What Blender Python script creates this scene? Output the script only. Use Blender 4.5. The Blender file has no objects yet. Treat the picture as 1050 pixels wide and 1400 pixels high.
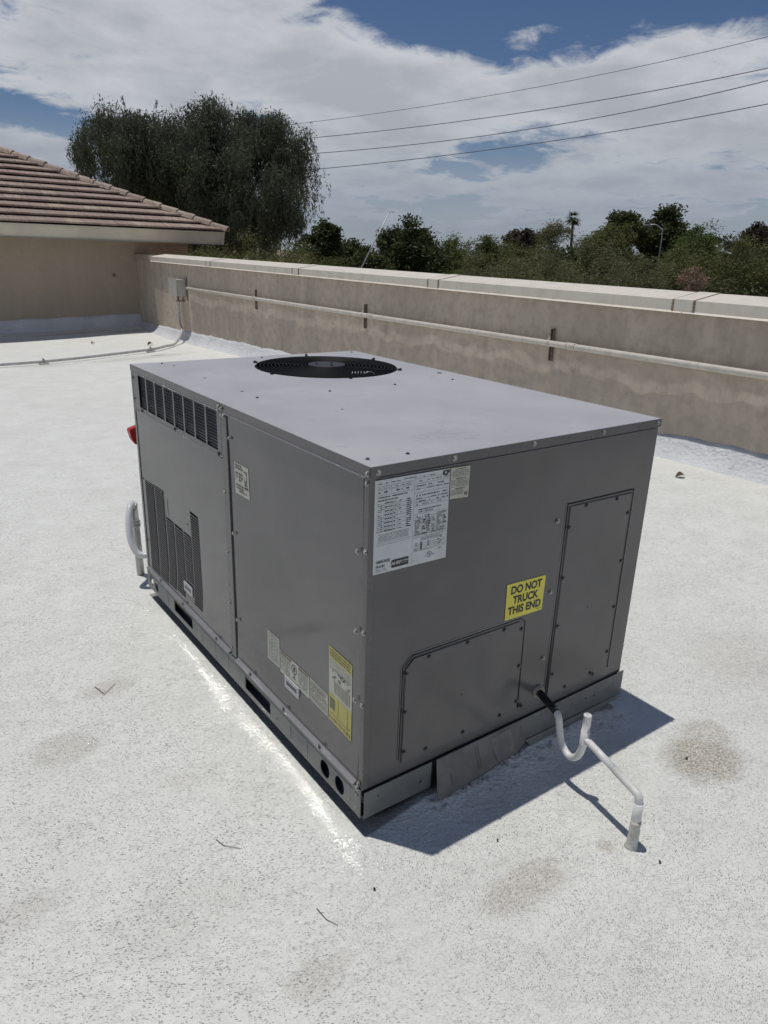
import bpy, bmesh, math, random
import numpy as np
from mathutils import Vector, Matrix
from mathutils.geometry import tessellate_polygon
random.seed(7); rng = np.random.default_rng(7)
S = bpy.context.scene
COL = S.collection

# ------------------------------------------------------------------ camera
CAM = Vector((-0.9549, -1.3704, 1.5914)); YAW, PITCH, ROLL, FPX = 0.6299, -0.3433, 0.0313, 990.32
cf = Vector((math.sin(YAW)*math.cos(PITCH), math.cos(YAW)*math.cos(PITCH), math.sin(PITCH)))
r0 = Vector((math.cos(YAW), -math.sin(YAW), 0)); u0 = r0.cross(cf)
cr = r0*math.cos(ROLL)+u0*math.sin(ROLL); cu = -r0*math.sin(ROLL)+u0*math.cos(ROLL)
cam = bpy.data.cameras.new('camera'); camo = bpy.data.objects.new('camera', cam); COL.objects.link(camo)
M = Matrix((cr, cu, -cf)).transposed().to_4x4(); M.translation = CAM; camo.matrix_world = M
cam.sensor_fit = 'VERTICAL'; cam.sensor_height = 36; cam.lens = 36*FPX/1400
cam.clip_start = 0.05; cam.clip_end = 3000
S.camera = camo

def at(x, y, dist):
    """point at a horizontal distance in the direction that photo pixel looks"""
    x, y = float(x), float(y); d = cf+(x-525)/FPX*cr-(y-700)/FPX*cu
    h = math.hypot(d.x, d.y); return CAM+d*(dist/h)

# ------------------------------------------------------------------ light
SUN_TO = Vector((-0.1096, 0.1567, 1)).normalized()
SUN_EL = math.asin(SUN_TO.z); SUN_AZ = math.atan2(SUN_TO.x, SUN_TO.y)
sl = bpy.data.lights.new('sun', 'SUN'); sl.energy = 5.0; sl.angle = math.radians(0.53); sl.color = (1, .965, .92)
so = bpy.data.objects.new('sun', sl); COL.objects.link(so)
so.rotation_euler = (-SUN_TO).to_track_quat('-Z', 'Y').to_euler()
so.location = (0, 0, 30)
S.view_settings.view_transform = 'Standard'; S.view_settings.look = 'None'
S.view_settings.gamma = 1; S.view_settings.use_curve_mapping = False
S.view_settings.exposure = -0.92

class NT:
    """small helper to write node trees"""
    def __init__(s, tree): s.t = tree; s.n = tree.nodes; s.l = tree.links
    def new(s, typ, **kw):
        n = s.n.new(typ)
        for k, v in kw.items(): setattr(n, k, v)
        return n
    def put(s, sock, v):
        if isinstance(v, bpy.types.NodeSocket): s.l.new(v, sock)
        else:
            try: sock.default_value = v
            except Exception: sock.default_value = (*v, 1) if len(v) == 3 else v
    def math(s, op, a, b=None, c=None, clamp=False):
        n = s.new('ShaderNodeMath', operation=op, use_clamp=clamp); s.put(n.inputs[0], a)
        if b is not None: s.put(n.inputs[1], b)
        if c is not None: s.put(n.inputs[2], c)
        return n.outputs[0]
    def vmath(s, op, a, b=None):
        n = s.new('ShaderNodeVectorMath', operation=op); s.put(n.inputs[0], a)
        if b is not None: s.put(n.inputs[1], b)
        return n.outputs[0]
    def noise(s, vec, scale, detail=3, rough=.5, dist=0, w=None):
        n = s.new('ShaderNodeTexNoise'); s.l.new(vec, n.inputs['Vector'])
        n.inputs['Scale'].default_value = scale; n.inputs['Detail'].default_value = detail
        n.inputs['Roughness'].default_value = rough; n.inputs['Distortion'].default_value = dist
        return n.outputs[0]
    def ramp(s, v, lo, hi, a=0., b=1., smooth=True):
        n = s.new('ShaderNodeMapRange'); n.interpolation_type = 'SMOOTHSTEP' if smooth else 'LINEAR'
        s.put(n.inputs[0], v)
        for i, q in zip((1, 2, 3, 4), (lo, hi, a, b)): n.inputs[i].default_value = q
        return n.outputs[0]
    def mix(s, f, a, b, mode='MIX'):
        n = s.new('ShaderNodeMix', data_type='RGBA', blend_type=mode)
        s.put(n.inputs[0], f); s.put(n.inputs[6], a if isinstance(a, bpy.types.NodeSocket) else (*a, 1))
        s.put(n.inputs[7], b if isinstance(b, bpy.types.NodeSocket) else (*b, 1))
        return n.outputs[2]
    def mapping(s, vec, scale=(1, 1, 1), rot=(0, 0, 0), loc=(0, 0, 0)):
        n = s.new('ShaderNodeMapping'); s.l.new(vec, n.inputs[0])
        n.inputs['Scale'].default_value = scale; n.inputs['Rotation'].default_value = rot; n.inputs['Location'].default_value = loc
        return n.outputs[0]

# ------------------------------------------------------------------ sky with clouds
W = bpy.data.worlds.new('World'); S.world = W; W.use_nodes = True
W.node_tree.nodes.clear(); w = NT(W.node_tree)
sky = w.new('ShaderNodeTexSky', sky_type='NISHITA'); sky.sun_disc = False
sky.sun_elevation = SUN_EL; sky.sun_rotation = SUN_AZ; sky.altitude = 300; sky.dust_density = .25; sky.air_density = 1.0
bg1 = w.new('ShaderNodeBackground'); bg1.inputs[1].default_value = 0.085
w.l.new(w.mix(1.0, sky.outputs[0], (.76, .88, 1.12), 'MULTIPLY'), bg1.inputs[0])
tc = w.new('ShaderNodeTexCoord').outputs['Generated']
sep = w.new('ShaderNodeSeparateXYZ'); w.l.new(tc, sep.inputs[0])
X, Y, Z = sep.outputs
az = w.math('ARCTAN2', X, Y); el = w.math('ARCSINE', Z)
zz = w.math('MAXIMUM', w.math('ADD', Z, .16), .05)
comb = w.new('ShaderNodeCombineXYZ'); w.l.new(w.math('DIVIDE', X, zz), comb.inputs[0]); w.l.new(w.math('DIVIDE', Y, zz), comb.inputs[1])
P2 = comb.outputs[0]
def azel(x, y):
    d = (cf+(x-525)/FPX*cr-(y-700)/FPX*cu).normalized(); return math.atan2(d.x, d.y), math.asin(d.z)
def lobe(x, y, sx, sy, amp, tilt=0):
    a, e = azel(x, y); sa, se = sx/FPX*1.1, sy/FPX
    da = w.math('SUBTRACT', az, a); de = w.math('SUBTRACT', el, e)
    ct, st = math.cos(tilt), math.sin(tilt)
    p = w.math('ADD', w.math('MULTIPLY', da, ct), w.math('MULTIPLY', de, st))
    q = w.math('SUBTRACT', w.math('MULTIPLY', de, ct), w.math('MULTIPLY', da, st))
    r = w.math('ADD', w.math('POWER', w.math('ABSOLUTE', w.math('DIVIDE', p, sa)), 2), w.math('POWER', w.math('ABSOLUTE', w.math('DIVIDE', q, se)), 2))
    return w.math('MULTIPLY', w.math('EXPONENT', w.math('MULTIPLY', r, -1)), amp)
bias = None
for L in [(540, -40, 190, 70, -.38, -.25), (640, 55, 60, 22, -.22, -.5), (900, -30, 300, 48, -.36, 0), (800, 60, 60, 22, -.16, 0), (690, 196, 110, 24, -.24, .15), (130, 178, 80, 24, -.26, 0),
          (20, 150, 40, 16, -.18, 0), (725, 45, 70, 18, .30, .1), (700, 118, 140, 26, .22, -.05), (960, 55, 130, 22, .20, .15), (560, 105, 50, 30, .04, -.4), (240, 10, 60, 14, -.12, -.2), (240, 80, 260, 75, .26, 0), (480, 110, 130, 60, .28, -.4), (20, 205, 90, 26, .26, 0),
          (880, 120, 160, 45, .18, .2), (600, 170, 200, 30, .12, .1), (990, 200, 120, 50, .16, 0), (700, 260, 300, 30, .14, 0)]:
    g = lobe(*L); bias = g if bias is None else w.math('ADD', bias, g)
n1 = w.noise(w.mapping(P2, (1, 1.0, 1), (0, 0, .5)), 1.7, 9, .56, .35)
n2 = w.noise(w.mapping(P2, (1, 1, 1), (0, 0, -.3), (3, 2, 0)), 7.5, 9, .66, .6)
dens = w.math('ADD', w.math('ADD', w.math('MULTIPLY', n1, .95), w.math('MULTIPLY', n2, .50)), bias)
mask = w.ramp(dens, .61, .84)
hz = w.ramp(el, .02, .16, .72, 0.)
mask = w.math('MAXIMUM', mask, hz)
mask = w.math('MULTIPLY', w.math('MULTIPLY', mask, .95), w.ramp(el, .30, .52, 1., .12))   # the broken cloud lies low; overhead is clear blue
n3 = w.noise(w.mapping(P2, (1, 1, 1), (0, 0, .2), (7, 1, 0)), 2.6, 6, .55, .3)
thick = w.math('ADD', w.math('MULTIPLY', w.ramp(dens, .72, 1.12), .55), w.math('MULTIPLY', w.ramp(n3, .36, .64), .6), clamp=True)
ccol = w.mix(thick, (1.0, 1.03, 1.08), (.70, .73, .80))
ccol = w.mix(w.ramp(el, .0, .2, .85, 0.), ccol, (.44, .51, .63))
bg2 = w.new('ShaderNodeBackground'); w.l.new(ccol, bg2.inputs[0]); bg2.inputs[1].default_value = 1.12
mx = w.new('ShaderNodeMixShader'); w.l.new(mask, mx.inputs[0]); w.l.new(bg1.outputs[0], mx.inputs[1]); w.l.new(bg2.outputs[0], mx.inputs[2])
out = w.new('ShaderNodeOutputWorld'); w.l.new(mx.outputs[0], out.inputs[0])

S.cycles.use_guiding = True; S.cycles.caustics_reflective = True; S.cycles.blur_glossy = 0.0
S.cycles.max_bounces = 8; S.cycles.sample_clamp_indirect = 0

# ------------------------------------------------------------------ materials
def mat(name, col=(.5, .5, .5), rough=.6, metal=0., spec=.5, build=None):
    m = bpy.data.materials.new(name); m.use_nodes = True
    t = NT(m.node_tree); b = m.node_tree.nodes['Principled BSDF']
    b.inputs['Base Color'].default_value = (*col, 1); b.inputs['Roughness'].default_value = rough
    b.inputs['Metallic'].default_value = metal; b.inputs['Specular IOR Level'].default_value = spec
    if build: build(t, b, t.new('ShaderNodeTexCoord').outputs['Object'])
    return m
def bump(t, b, h, dist, strength=1.):
    n = t.new('ShaderNodeBump'); n.inputs['Distance'].default_value = dist; n.inputs['Strength'].default_value = strength
    t.l.new(h, n.inputs['Height']); t.l.new(n.outputs[0], b.inputs['Normal'])
def speckled(c1, c2, scale, amt=1., bd=0., rs=None, fine=None):
    def f(t, b, o):
        n = t.noise(o, scale, 5, .6)
        c = t.mix(t.math('MULTIPLY', t.ramp(n, .35, .65), amt), c1, c2)
        t.l.new(c, b.inputs['Base Color'])
        if bd: bump(t, b, t.noise(o, fine or scale*4, 4, .6), bd)
        if rs: t.l.new(t.ramp(t.noise(o, scale*2.3, 4), .3, .7, rs[0], rs[1]), b.inputs['Roughness'])
    return f

STAINS = [(1.16, -.36, .17, .13, .8), (1.28, -.30, .12, .1, .5), (.27, -.40, .16, .07, .45), (-.39, 1.145, .12, .06, .35), (-.62, .86, .12, .1, .4), (-.95, .25, .22, .07, .28),
          (-.33, -.31, .10, .06, .35), (.99, .02, .12, .12, .25), (.56, -.43, .03, .03, .5), (-.52, 0.02, .2, .12, .2), (-.3, .5, .12, .05, .18), (2.9, 10.9, 1.0, .25, .35), (3.2, 11.0, .16, .1, .9), (1.5, 10.9, .5, .1, .3), (1.9, -.1, .3, .25, .2), (3.9, 14.7, .5, .12, .8), (2.7, 14.9, .8, .12, .5), (1.6, 1.1, .2, .2, .15)]
def roof_build(t, b, o):
    sx = t.new('ShaderNodeSeparateXYZ'); t.l.new(o, sx.inputs[0]); x, y, z = sx.outputs
    flat = t.new('ShaderNodeCombineXYZ'); t.l.new(x, flat.inputs[0]); t.l.new(y, flat.inputs[1]); t.put(flat.inputs[2], t.math('MULTIPLY', z, .5))
    p = flat.outputs[0]
    big = t.noise(p, .8, 4, .6); med = t.noise(p, 5, 5, .6)
    # wormy fissures in the thick roller-applied coating, drawn out along the roller direction in places
    warp = t.new('ShaderNodeVectorMath', operation='MULTIPLY_ADD')
    wn = t.new('ShaderNodeTexNoise'); t.l.new(p, wn.inputs['Vector']); wn.inputs['Scale'].default_value = 22
    t.l.new(wn.outputs[1], warp.inputs[0]); warp.inputs[1].default_value = (.022, .022, 0); t.l.new(p, warp.inputs[2])
    pw = warp.outputs[0]
    def turned(vec, ang, along):
        vr = t.new('ShaderNodeVectorRotate', rotation_type='Z_AXIS'); t.l.new(vec, vr.inputs['Vector']); t.put(vr.inputs['Angle'], ang)
        return t.mapping(vr.outputs[0], (along, 1, 1))
    pa = turned(pw, .50, .42); pb = turned(pw, -.55, .60)
    def pits(vec, sc, r0_, r1_, gsc, g0, g1):
        v = t.new('ShaderNodeTexVoronoi'); t.l.new(vec, v.inputs['Vector']); v.inputs['Scale'].default_value = sc
        dn = t.math('ADD', v.outputs['Distance'], t.math('MULTIPLY', t.math('SUBTRACT', t.noise(vec, sc*1.7, 2, .6), .5), .42))
        return t.math('MULTIPLY', t.ramp(dn, r0_, r1_, 1., 0.), t.ramp(t.noise(p, gsc, 3, .6), g0, g1))
    area = t.ramp(t.noise(p, 3.6, 5, .7), .34, .60, .30, 1.)
    fa = t.math('MAXIMUM', pits(pa, 130, .08, .22, 26, .40, .56), t.math('MULTIPLY', pits(pa, 230, .12, .28, 60, .36, .54), .7))
    fb = t.math('MAXIMUM', pits(pb, 165, .08, .22, 30, .40, .56), t.math('MULTIPLY', pits(pb, 270, .12, .28, 70, .36, .54), .7))
    sel = t.ramp(t.math('ADD', t.noise(p, 1.3, 2, .5), t.math('MULTIPLY', x, .28)), .45, .7)
    fmix = t.new('ShaderNodeMix', data_type='FLOAT'); t.l.new(sel, fmix.inputs[0]); t.l.new(fa, fmix.inputs[2]); t.l.new(fb, fmix.inputs[3])
    f = t.math('MULTIPLY', fmix.outputs[0], area)
    ridge = t.noise(pa, 75, 4, .65)
    base = t.mix(t.ramp(med, .3, .7), (.775, .78, .72), (.83, .835, .775))
    base = t.mix(t.math('MULTIPLY', t.ramp(big, .46, .74), .4), base, (.71, .70, .65))
    wob = t.math('MULTIPLY', t.math('SUBTRACT', t.noise(p, 9, 5, .7), .5), 1.5)
    st = None
    for (cx, cy, sa, sb, am) in STAINS:
        dx = t.math('DIVIDE', t.math('SUBTRACT', x, cx), sa); dy = t.math('DIVIDE', t.math('SUBTRACT', y, cy), sb)
        r = t.math('ADD', t.math('ADD', t.math('MULTIPLY', dx, dx), t.math('MULTIPLY', dy, dy)), wob)
        g = t.math('MULTIPLY', t.ramp(r, .2, 1.25, 1., 0.), am); st = g if st is None else t.math('MAXIMUM', st, g)
    grit = t.ramp(t.noise(p, 110, 4, .75), .42, .58)
    stf = t.math('MULTIPLY', st, t.math('ADD', .28, t.math('MULTIPLY', grit, .72)))
    base = t.mix(t.math('MULTIPLY', stf, .92), base, (.26, .185, .105))
    base = t.mix(t.math('MULTIPLY', f, .40), base, t.mix(st, (.30, .27, .235), (.12, .08, .05)))
    # uncoated dark granules beneath the unit, painted in to deepen the shadow under its rail
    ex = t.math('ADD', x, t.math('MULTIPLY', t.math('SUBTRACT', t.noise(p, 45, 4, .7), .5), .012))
    bare_shade = t.math('MULTIPLY', t.math('MULTIPLY', t.ramp(ex, -.004, .002), t.ramp(ex, 1.12, 1.15, 1., 0.)), t.math('MULTIPLY', t.ramp(y, -.022, -.012), t.ramp(y, 1.84, 1.86, 1., 0.)))
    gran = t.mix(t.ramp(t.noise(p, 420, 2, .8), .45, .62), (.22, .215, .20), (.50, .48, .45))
    base = t.mix(bare_shade, base, gran)
    t.l.new(base, b.inputs['Base Color'])
    h = t.math('ADD', t.math('MULTIPLY', f, -1.8), t.math('ADD', t.math('MULTIPLY', t.noise(p, 90, 5, .65), 1.6), t.math('MULTIPLY', ridge, 3.0)))
    h = t.math('ADD', h, t.math('MULTIPLY', t.noise(pa, 34, 3, .6), 2.4)); h = t.math('ADD', h, t.math('MULTIPLY', med, 2.0))
    crease = t.math('MULTIPLY', t.ramp(t.math('ABSOLUTE', t.math('SUBTRACT', t.noise(pa, 58, 3, .55), .5)), .0, .022, 1., 0.), t.ramp(t.noise(p, 9, 3, .6), .36, .66)); h = t.math('SUBTRACT', h, t.math('MULTIPLY', crease, .26))
    bump(t, b, h, .0032, 1.)
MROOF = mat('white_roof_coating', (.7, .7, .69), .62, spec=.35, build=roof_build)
def cant_build(t, b, o):
    n = t.noise(o, 2.5, 5, .6)
    c = t.mix(t.ramp(n, .35, .65), (.68, .69, .70), (.60, .61, .62))
    v = t.new('ShaderNodeTexVoronoi'); t.l.new(o, v.inputs['Vector']); v.inputs['Scale'].default_value = 34
    v.feature = 'SMOOTH_F1'
    dirt = t.math('MULTIPLY', t.ramp(t.noise(o, 11, 5, .7), .58, .74), .5)
    t.l.new(t.mix(dirt, c, (.30, .27, .23)), b.inputs['Base Color'])
    bump(t, b, t.math('ADD', t.math('MULTIPLY', v.outputs[0], 1.2), t.noise(o, 70, 5, .65)), .010, 1.)
MCANT = mat('white_mastic', (.7, .7, .7), .6, spec=.35, build=cant_build)
def stucco_build(c1, c2, c3, amt=(.4, .35)):
    def f(t, b, o):
        st = t.mapping(o, (1, 1, .35)); n = t.noise(st, 1.7, 6, .62); n2 = t.noise(o, 9, 5, .65); n3 = t.noise(t.mapping(o, (1, 1, .12)), 6, 4, .6)
        c = t.mix(t.ramp(n, .34, .66), c1, c2)
        c = t.mix(t.math('MULTIPLY', t.ramp(n2, .4, .7), amt[0]), c, c3)
        c = t.mix(t.math('MULTIPLY', t.ramp(n3, .48, .74), amt[1]), c, c3)
        t.l.new(c, b.inputs['Base Color'])
        bump(t, b, t.math('ADD', t.noise(o, 120, 4, .6), t.math('MULTIPLY', t.noise(o, 14, 4, .6), 1.6)), .0035, .8)
    return f
MSTUCCO = mat('parapet_stucco', rough=.9, spec=.2, build=stucco_build((.60, .515, .42), (.50, .43, .35), (.37, .315, .255), (.6, .45)))
MHOUSE = mat('house_stucco', rough=.9, spec=.2, build=stucco_build((.435, .365, .285), (.40, .335, .26), (.36, .30, .23)))
def coping_build(t, b, o):
    st = t.noise(t.mapping(o, (1, 1, .4)), 7, 5, .65)
    sz = t.new('ShaderNodeNewGeometry')
    c = t.mix(t.ramp(st, .42, .75), (.72, .67, .57), (.63, .58, .495))
    c = t.mix(t.math('MULTIPLY', t.ramp(t.noise(o, 45, 4, .7), .6, .75), .4), c, (.36, .32, .26))
    t.l.new(c, b.inputs['Base Color']); bump(t, b, t.noise(o, 9, 3), .004, .5)
MCOP = mat('coping_paint', rough=.55, spec=.35, build=coping_build)
MRUST = mat('sealant_rust', rough=.8, build=speckled((.30, .24, .17), (.20, .12, .07), 30, 1))
MFASCIA = mat('fascia_paint', rough=.6, build=speckled((.64, .59, .475), (.57, .52, .42), 1.8, 1, .002))
MSOFFIT = mat('soffit_paint', (.36, .30, .24), .8)
def tile_build(rnd):
    def f(t, b, o):
        if rnd == 'o': r = t.new('ShaderNodeObjectInfo').outputs['Random']
        else: r = t.new('ShaderNodeNewGeometry').outputs['Random Per Island']
        geo = t.new('ShaderNodeNewGeometry').outputs['Position']
        cr_ = t.new('ShaderNodeValToRGB'); t.l.new(r, cr_.inputs[0]); e = cr_.color_ramp.elements
        e[0].position = 0; e[0].color = (.31, .25, .21, 1); e[1].position = 1; e[1].color = (.50, .40, .30, 1)
        for p, c in ((.3, (.35, .265, .22)), (.55, (.38, .29, .235)), (.8, (.45, .365, .29))):
            q = e.new(p); q.color = (*c, 1)
        st = t.noise(t.mapping(geo, (14, 1.2, 1.2)), 2.2, 5, .65)
        c = t.mix(t.ramp(st, .35, .7), cr_.outputs[0], (.25, .19, .165))
        c = t.mix(t.math('MULTIPLY', t.ramp(t.noise(geo, 2.1, 4, .6), .45, .7), .4), c, (.38, .33, .27))
        t.l.new(c, b.inputs['Base Color']); bump(t, b, st, .006, .8)
    return f
MTILE = mat('roof_tile', rough=.85, spec=.25, build=tile_build('o'))
MTILE2 = mat('roof_tile_far', rough=.85, spec=.25, build=tile_build('i'))
MDARK = mat('underlay_dark', (.03, .028, .026), .9)
MPIPE = mat('painted_conduit', rough=.45, build=speckled((.60, .56, .49), (.52, .485, .42), 12, 1, .001))
MGALV = mat('galvanized_conduit', rough=.5, metal=.25, build=speckled((.52, .52, .49), (.42, .42, .40), 20, 1))
MSTRUT = mat('rusty_strut', rough=.7, metal=.4, build=speckled((.16, .12, .09), (.24, .21, .18), 40, 1))
MBOX = mat('beige_box_paint', rough=.5, build=speckled((.52, .50, .45), (.46, .44, .40), 10, 1))
def unit_paint(c, rough, streak=.5, bumpd=.0006):
    def f(t, b, o):
        n = t.noise(o, 2.4, 5, .6); s_ = t.noise(t.mapping(o, (1, 1, .22)), 7, 5, .6)
        dk = tuple(q*.86 for q in c); lt = tuple(q*1.08 for q in c)
        cc = t.mix(t.ramp(n, .33, .67), dk, lt)
        cc = t.mix(t.math('MULTIPLY', t.ramp(s_, .5, .75), .3*streak), cc, tuple(min(1, q*1.5) for q in (c[0], c[1]*.98, c[2]*.9)))
        t.l.new(cc, b.inputs['Base Color'])
        t.l.new(t.ramp(t.noise(o, 5, 5, .65), .3, .7, rough*.85, rough*1.2), b.inputs['Roughness'])
        if bumpd: bump(t, b, t.noise(o, 4.5, 3, .5), bumpd*4, .25)
    return f
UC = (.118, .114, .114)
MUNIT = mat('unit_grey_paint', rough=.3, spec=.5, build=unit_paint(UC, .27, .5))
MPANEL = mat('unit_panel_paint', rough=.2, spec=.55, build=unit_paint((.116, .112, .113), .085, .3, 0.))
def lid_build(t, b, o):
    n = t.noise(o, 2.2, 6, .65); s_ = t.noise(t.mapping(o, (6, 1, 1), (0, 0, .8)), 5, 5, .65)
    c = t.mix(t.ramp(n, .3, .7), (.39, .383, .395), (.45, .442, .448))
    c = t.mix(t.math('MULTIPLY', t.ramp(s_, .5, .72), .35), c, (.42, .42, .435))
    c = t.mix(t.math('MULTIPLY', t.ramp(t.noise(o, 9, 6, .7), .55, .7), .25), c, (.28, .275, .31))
    # scuffed wavy marks left near the front edge of the lid
    sx = t.new('ShaderNodeSeparateXYZ'); t.l.new(o, sx.inputs[0])
    dx = t.math('DIVIDE', t.math('SUBTRACT', sx.outputs[0], -.20), .13); dy = t.math('DIVIDE', t.math('SUBTRACT', sx.outputs[1], -.76), .075)
    m = t.ramp(t.math('ADD', t.math('MULTIPLY', dx, dx), t.math('MULTIPLY', dy, dy)), .5, 1.2, 1., 0.)
    wv = t.noise(t.mapping(o, (1, 1, 1), (0, 0, .5)), 22, 1, .4, 2.5)
    ln = t.ramp(t.math('ABSOLUTE', t.math('SUBTRACT', wv, .5)), .012, .035, 1., 0.)
    c = t.mix(t.math('MULTIPLY', t.math('MULTIPLY', m, ln), .42), c, (.17, .155, .18))
    t.l.new(c, b.inputs['Base Color'])
    t.l.new(t.ramp(n, .3, .7, .42, .6), b.inputs['Roughness'])
    bump(t, b, t.noise(o, 3.2, 3, .5), .004, .3)
MEND = mat('unit_end_paint', rough=.3, spec=.5, build=unit_paint((.113, .108, .108), .22, .3, .0001))
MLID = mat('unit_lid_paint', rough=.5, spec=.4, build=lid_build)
MTRIM = mat('unit_trim_edge', (.20, .195, .20), .35, spec=.5)
MRAIL = mat('galvanized_rail', rough=.45, metal=.35, build=speckled((.20, .21, .205), (.155, .165, .165), 9, 1, .0008))
MFLASH = mat('dull_galvanized_flashing', rough=.6, metal=.3, build=speckled((.20, .20, .195), (.155, .155, .15), 11, 1, .001))
MSCREW = mat('screw_zinc', (.34, .33, .32), .38, metal=.8)
MSCREWD = mat('screw_dark', (.10, .10, .10), .4, metal=.6)
MPLATE = mat('nameplate_silver', (.42, .42, .43), .35)
MPAPER = mat('weathered_paper', rough=.7, build=speckled((.24, .235, .21), (.17, .165, .15), 30, 1))
MBLACK = mat('black_wire', (.010, .010, .011), .6, spec=.3)
MVOID = mat('dark_interior', (.006, .006, .007), .9)
MCOIL = mat('coil_guard', (.02, .021, .028), .5)
MSLAT = mat('louvre_paint', (.11, .108, .11), .35)
MBLADE = mat('fan_blade', (.018, .018, .02), .6)
MHUB = mat('guard_hub', (.035, .035, .038), .5, metal=.2)
MWHITE = mat('label_white', rough=.45, build=speckled((.62, .66, .66), (.57, .60, .60), 9, 1))
MBEIGE = mat('label_beige', rough=.5, build=speckled((.55, .55, .47), (.48, .48, .40), 14, 1))
MYEL = mat('label_yellow', rough=.45, build=speckled((.80, .72, .10), (.74, .66, .08), 9, 1))
MYEL2 = mat('label_faded_yellow', rough=.5, build=speckled((.52, .47, .14), (.46, .42, .12), 14, 1))
MINK = mat('label_ink', (.02, .02, .022), .5)
MINKG = mat('label_ink_grey', (.20, .21, .21), .6)
MINKB = mat('label_ink_brown', (.13, .10, .08), .6)
MPVC = mat('white_pvc', rough=.38, build=speckled((.74, .74, .72), (.64, .64, .61), 18, 1, .0012, fine=60))
MCRUST = mat('coating_crust', rough=.7, build=speckled((.66, .65, .61), (.52, .49, .43), 40, 1, .004, fine=90))
MINSUL = mat('black_insulation', rough=.6, build=speckled((.012, .012, .012), (.03, .03, .03), 30, 1, .003))
MRING = mat('drain_bushing', (.30, .27, .22), .5)
MRED = mat('red_handle', (.42, .02, .025), .4)
MTWIG = mat('dry_twig', rough=.9, build=speckled((.10, .06, .035), (.17, .11, .07), 60))
MLEAFD = mat('dry_leaf', rough=.8, build=speckled((.22, .17, .12), (.12, .08, .05), 90))
MCURB = mat('curb_felt', rough=.95, build=speckled((.05, .05, .05), (.10, .095, .09), 60, 1, .004))
MEARTH = mat('dry_earth', rough=.95, build=speckled((.20, .14, .10), (.27, .20, .15), .15, 1, .05, fine=1.5))
MWALLX = mat('building_side', (.33, .29, .24), .9)
MPOLE = mat('pole_metal', (.40, .41, .42), .4, metal=.5)
MWIRE = mat('line_cable', (.20, .215, .25), .6)
MWOOD = mat('pole_wood', rough=.9, build=speckled((.11, .08, .055), (.16, .12, .09), 3))

# ------------------------------------------------------------------ mesh helpers (world coordinates; obj() shifts to the parent's origin)
def link(o, parent=None):
    COL.objects.link(o)
    if parent is not None: o.parent = parent
    return o
def wpos(o):
    p = Vector((0, 0, 0))
    while o is not None: p += o.location; o = o.parent
    return p
def thing(name, label, cat, loc=(0, 0, 0), group=None):
    o = bpy.data.objects.new(name, None); o.empty_display_size = .2; link(o); o.location = loc
    return tag(o, label, cat, group)
def tag(o, label, cat, group=None):
    o['label'] = label; o['category'] = cat
    if group: o['group'] = group
    return o
def obj(name, bm, m, parent=None, origin=None, smooth=False, label=None, kind=None):
    """link a bmesh written in world coordinates as one object; its origin is the parent's own unless given"""
    base = wpos(parent) if parent is not None else Vector((0, 0, 0))
    og = Vector(origin) if origin is not None else base
    me = bpy.data.meshes.new(name)
    if isinstance(bm, bmesh.types.BMesh):
        bmesh.ops.translate(bm, verts=bm.verts, vec=-og); bm.to_mesh(me); bm.free()
    for q in (m if isinstance(m, (list, tuple)) else [m]): me.materials.append(q)
    if smooth: me.polygons.foreach_set('use_smooth', [True]*len(me.polygons))
    o = bpy.data.objects.new(name, me); link(o, parent); o.location = og-base
    if label: o['label'] = label
    if kind: o['kind'] = kind
    return o
def B(): return bmesh.new()
def box(bm, lo, hi, mi=0, bev=0.):
    lo = Vector(lo); hi = Vector(hi)
    v = [bm.verts.new((x, y, z)) for x in (lo.x, hi.x) for y in (lo.y, hi.y) for z in (lo.z, hi.z)]
    fs = [bm.faces.new([v[i] for i in q]) for q in ((0, 1, 3, 2), (4, 6, 7, 5), (0, 4, 5, 1), (2, 3, 7, 6), (0, 2, 6, 4), (1, 5, 7, 3))]
    for f in fs: f.material_index = mi
    if bev:
        es = list({e for f in fs for e in f.edges}); bmesh.ops.bevel(bm, geom=es, offset=bev, segments=2, affect='EDGES', profile=.7)
    return bm
def prism(bm, pts, vec, mi=0):
    """polygon (list of world points) swept along vec"""
    vec = Vector(vec); a = [bm.verts.new(p) for p in pts]; b = [bm.verts.new(Vector(p)+vec) for p in pts]
    n = len(pts); fs = [bm.faces.new(a), bm.faces.new(b[::-1])]
    fs += [bm.faces.new((a[i], b[i], b[(i+1) % n], a[(i+1) % n])) for i in range(n)]
    for f in fs: f.material_index = mi
    bmesh.ops.recalc_face_normals(bm, faces=fs); return bm
def tube(bm, pts, r, seg=12, mi=0, caps=True, radii=None):
    pts = [Vector(p) for p in pts]; rings = []
    prev = None
    for i, p in enumerate(pts):
        if i == 0: d = pts[1]-pts[0]
        elif i == len(pts)-1: d = pts[-1]-pts[-2]
        else: d = (pts[i+1]-pts[i]).normalized()+(pts[i]-pts[i-1]).normalized()
        d.normalize()
        if prev is None:
            a = d.orthogonal().normalized()
        else:
            a = (prev-d*prev.dot(d)).normalized()
        prev = a; b_ = d.cross(a); rr = radii[i] if radii else r
        rings.append([bm.verts.new(p+(a*math.cos(2*math.pi*k/seg)+b_*math.sin(2*math.pi*k/seg))*rr) for k in range(seg)])
    for i in range(len(rings)-1):
        for k in range(seg):
            f = bm.faces.new((rings[i][k], rings[i][(k+1) % seg], rings[i+1][(k+1) % seg], rings[i+1][k])); f.material_index = mi; f.smooth = True
    if caps:
        for rg in (rings[0][::-1], rings[-1]): f = bm.faces.new(rg); f.material_index = mi
    return bm
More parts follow.
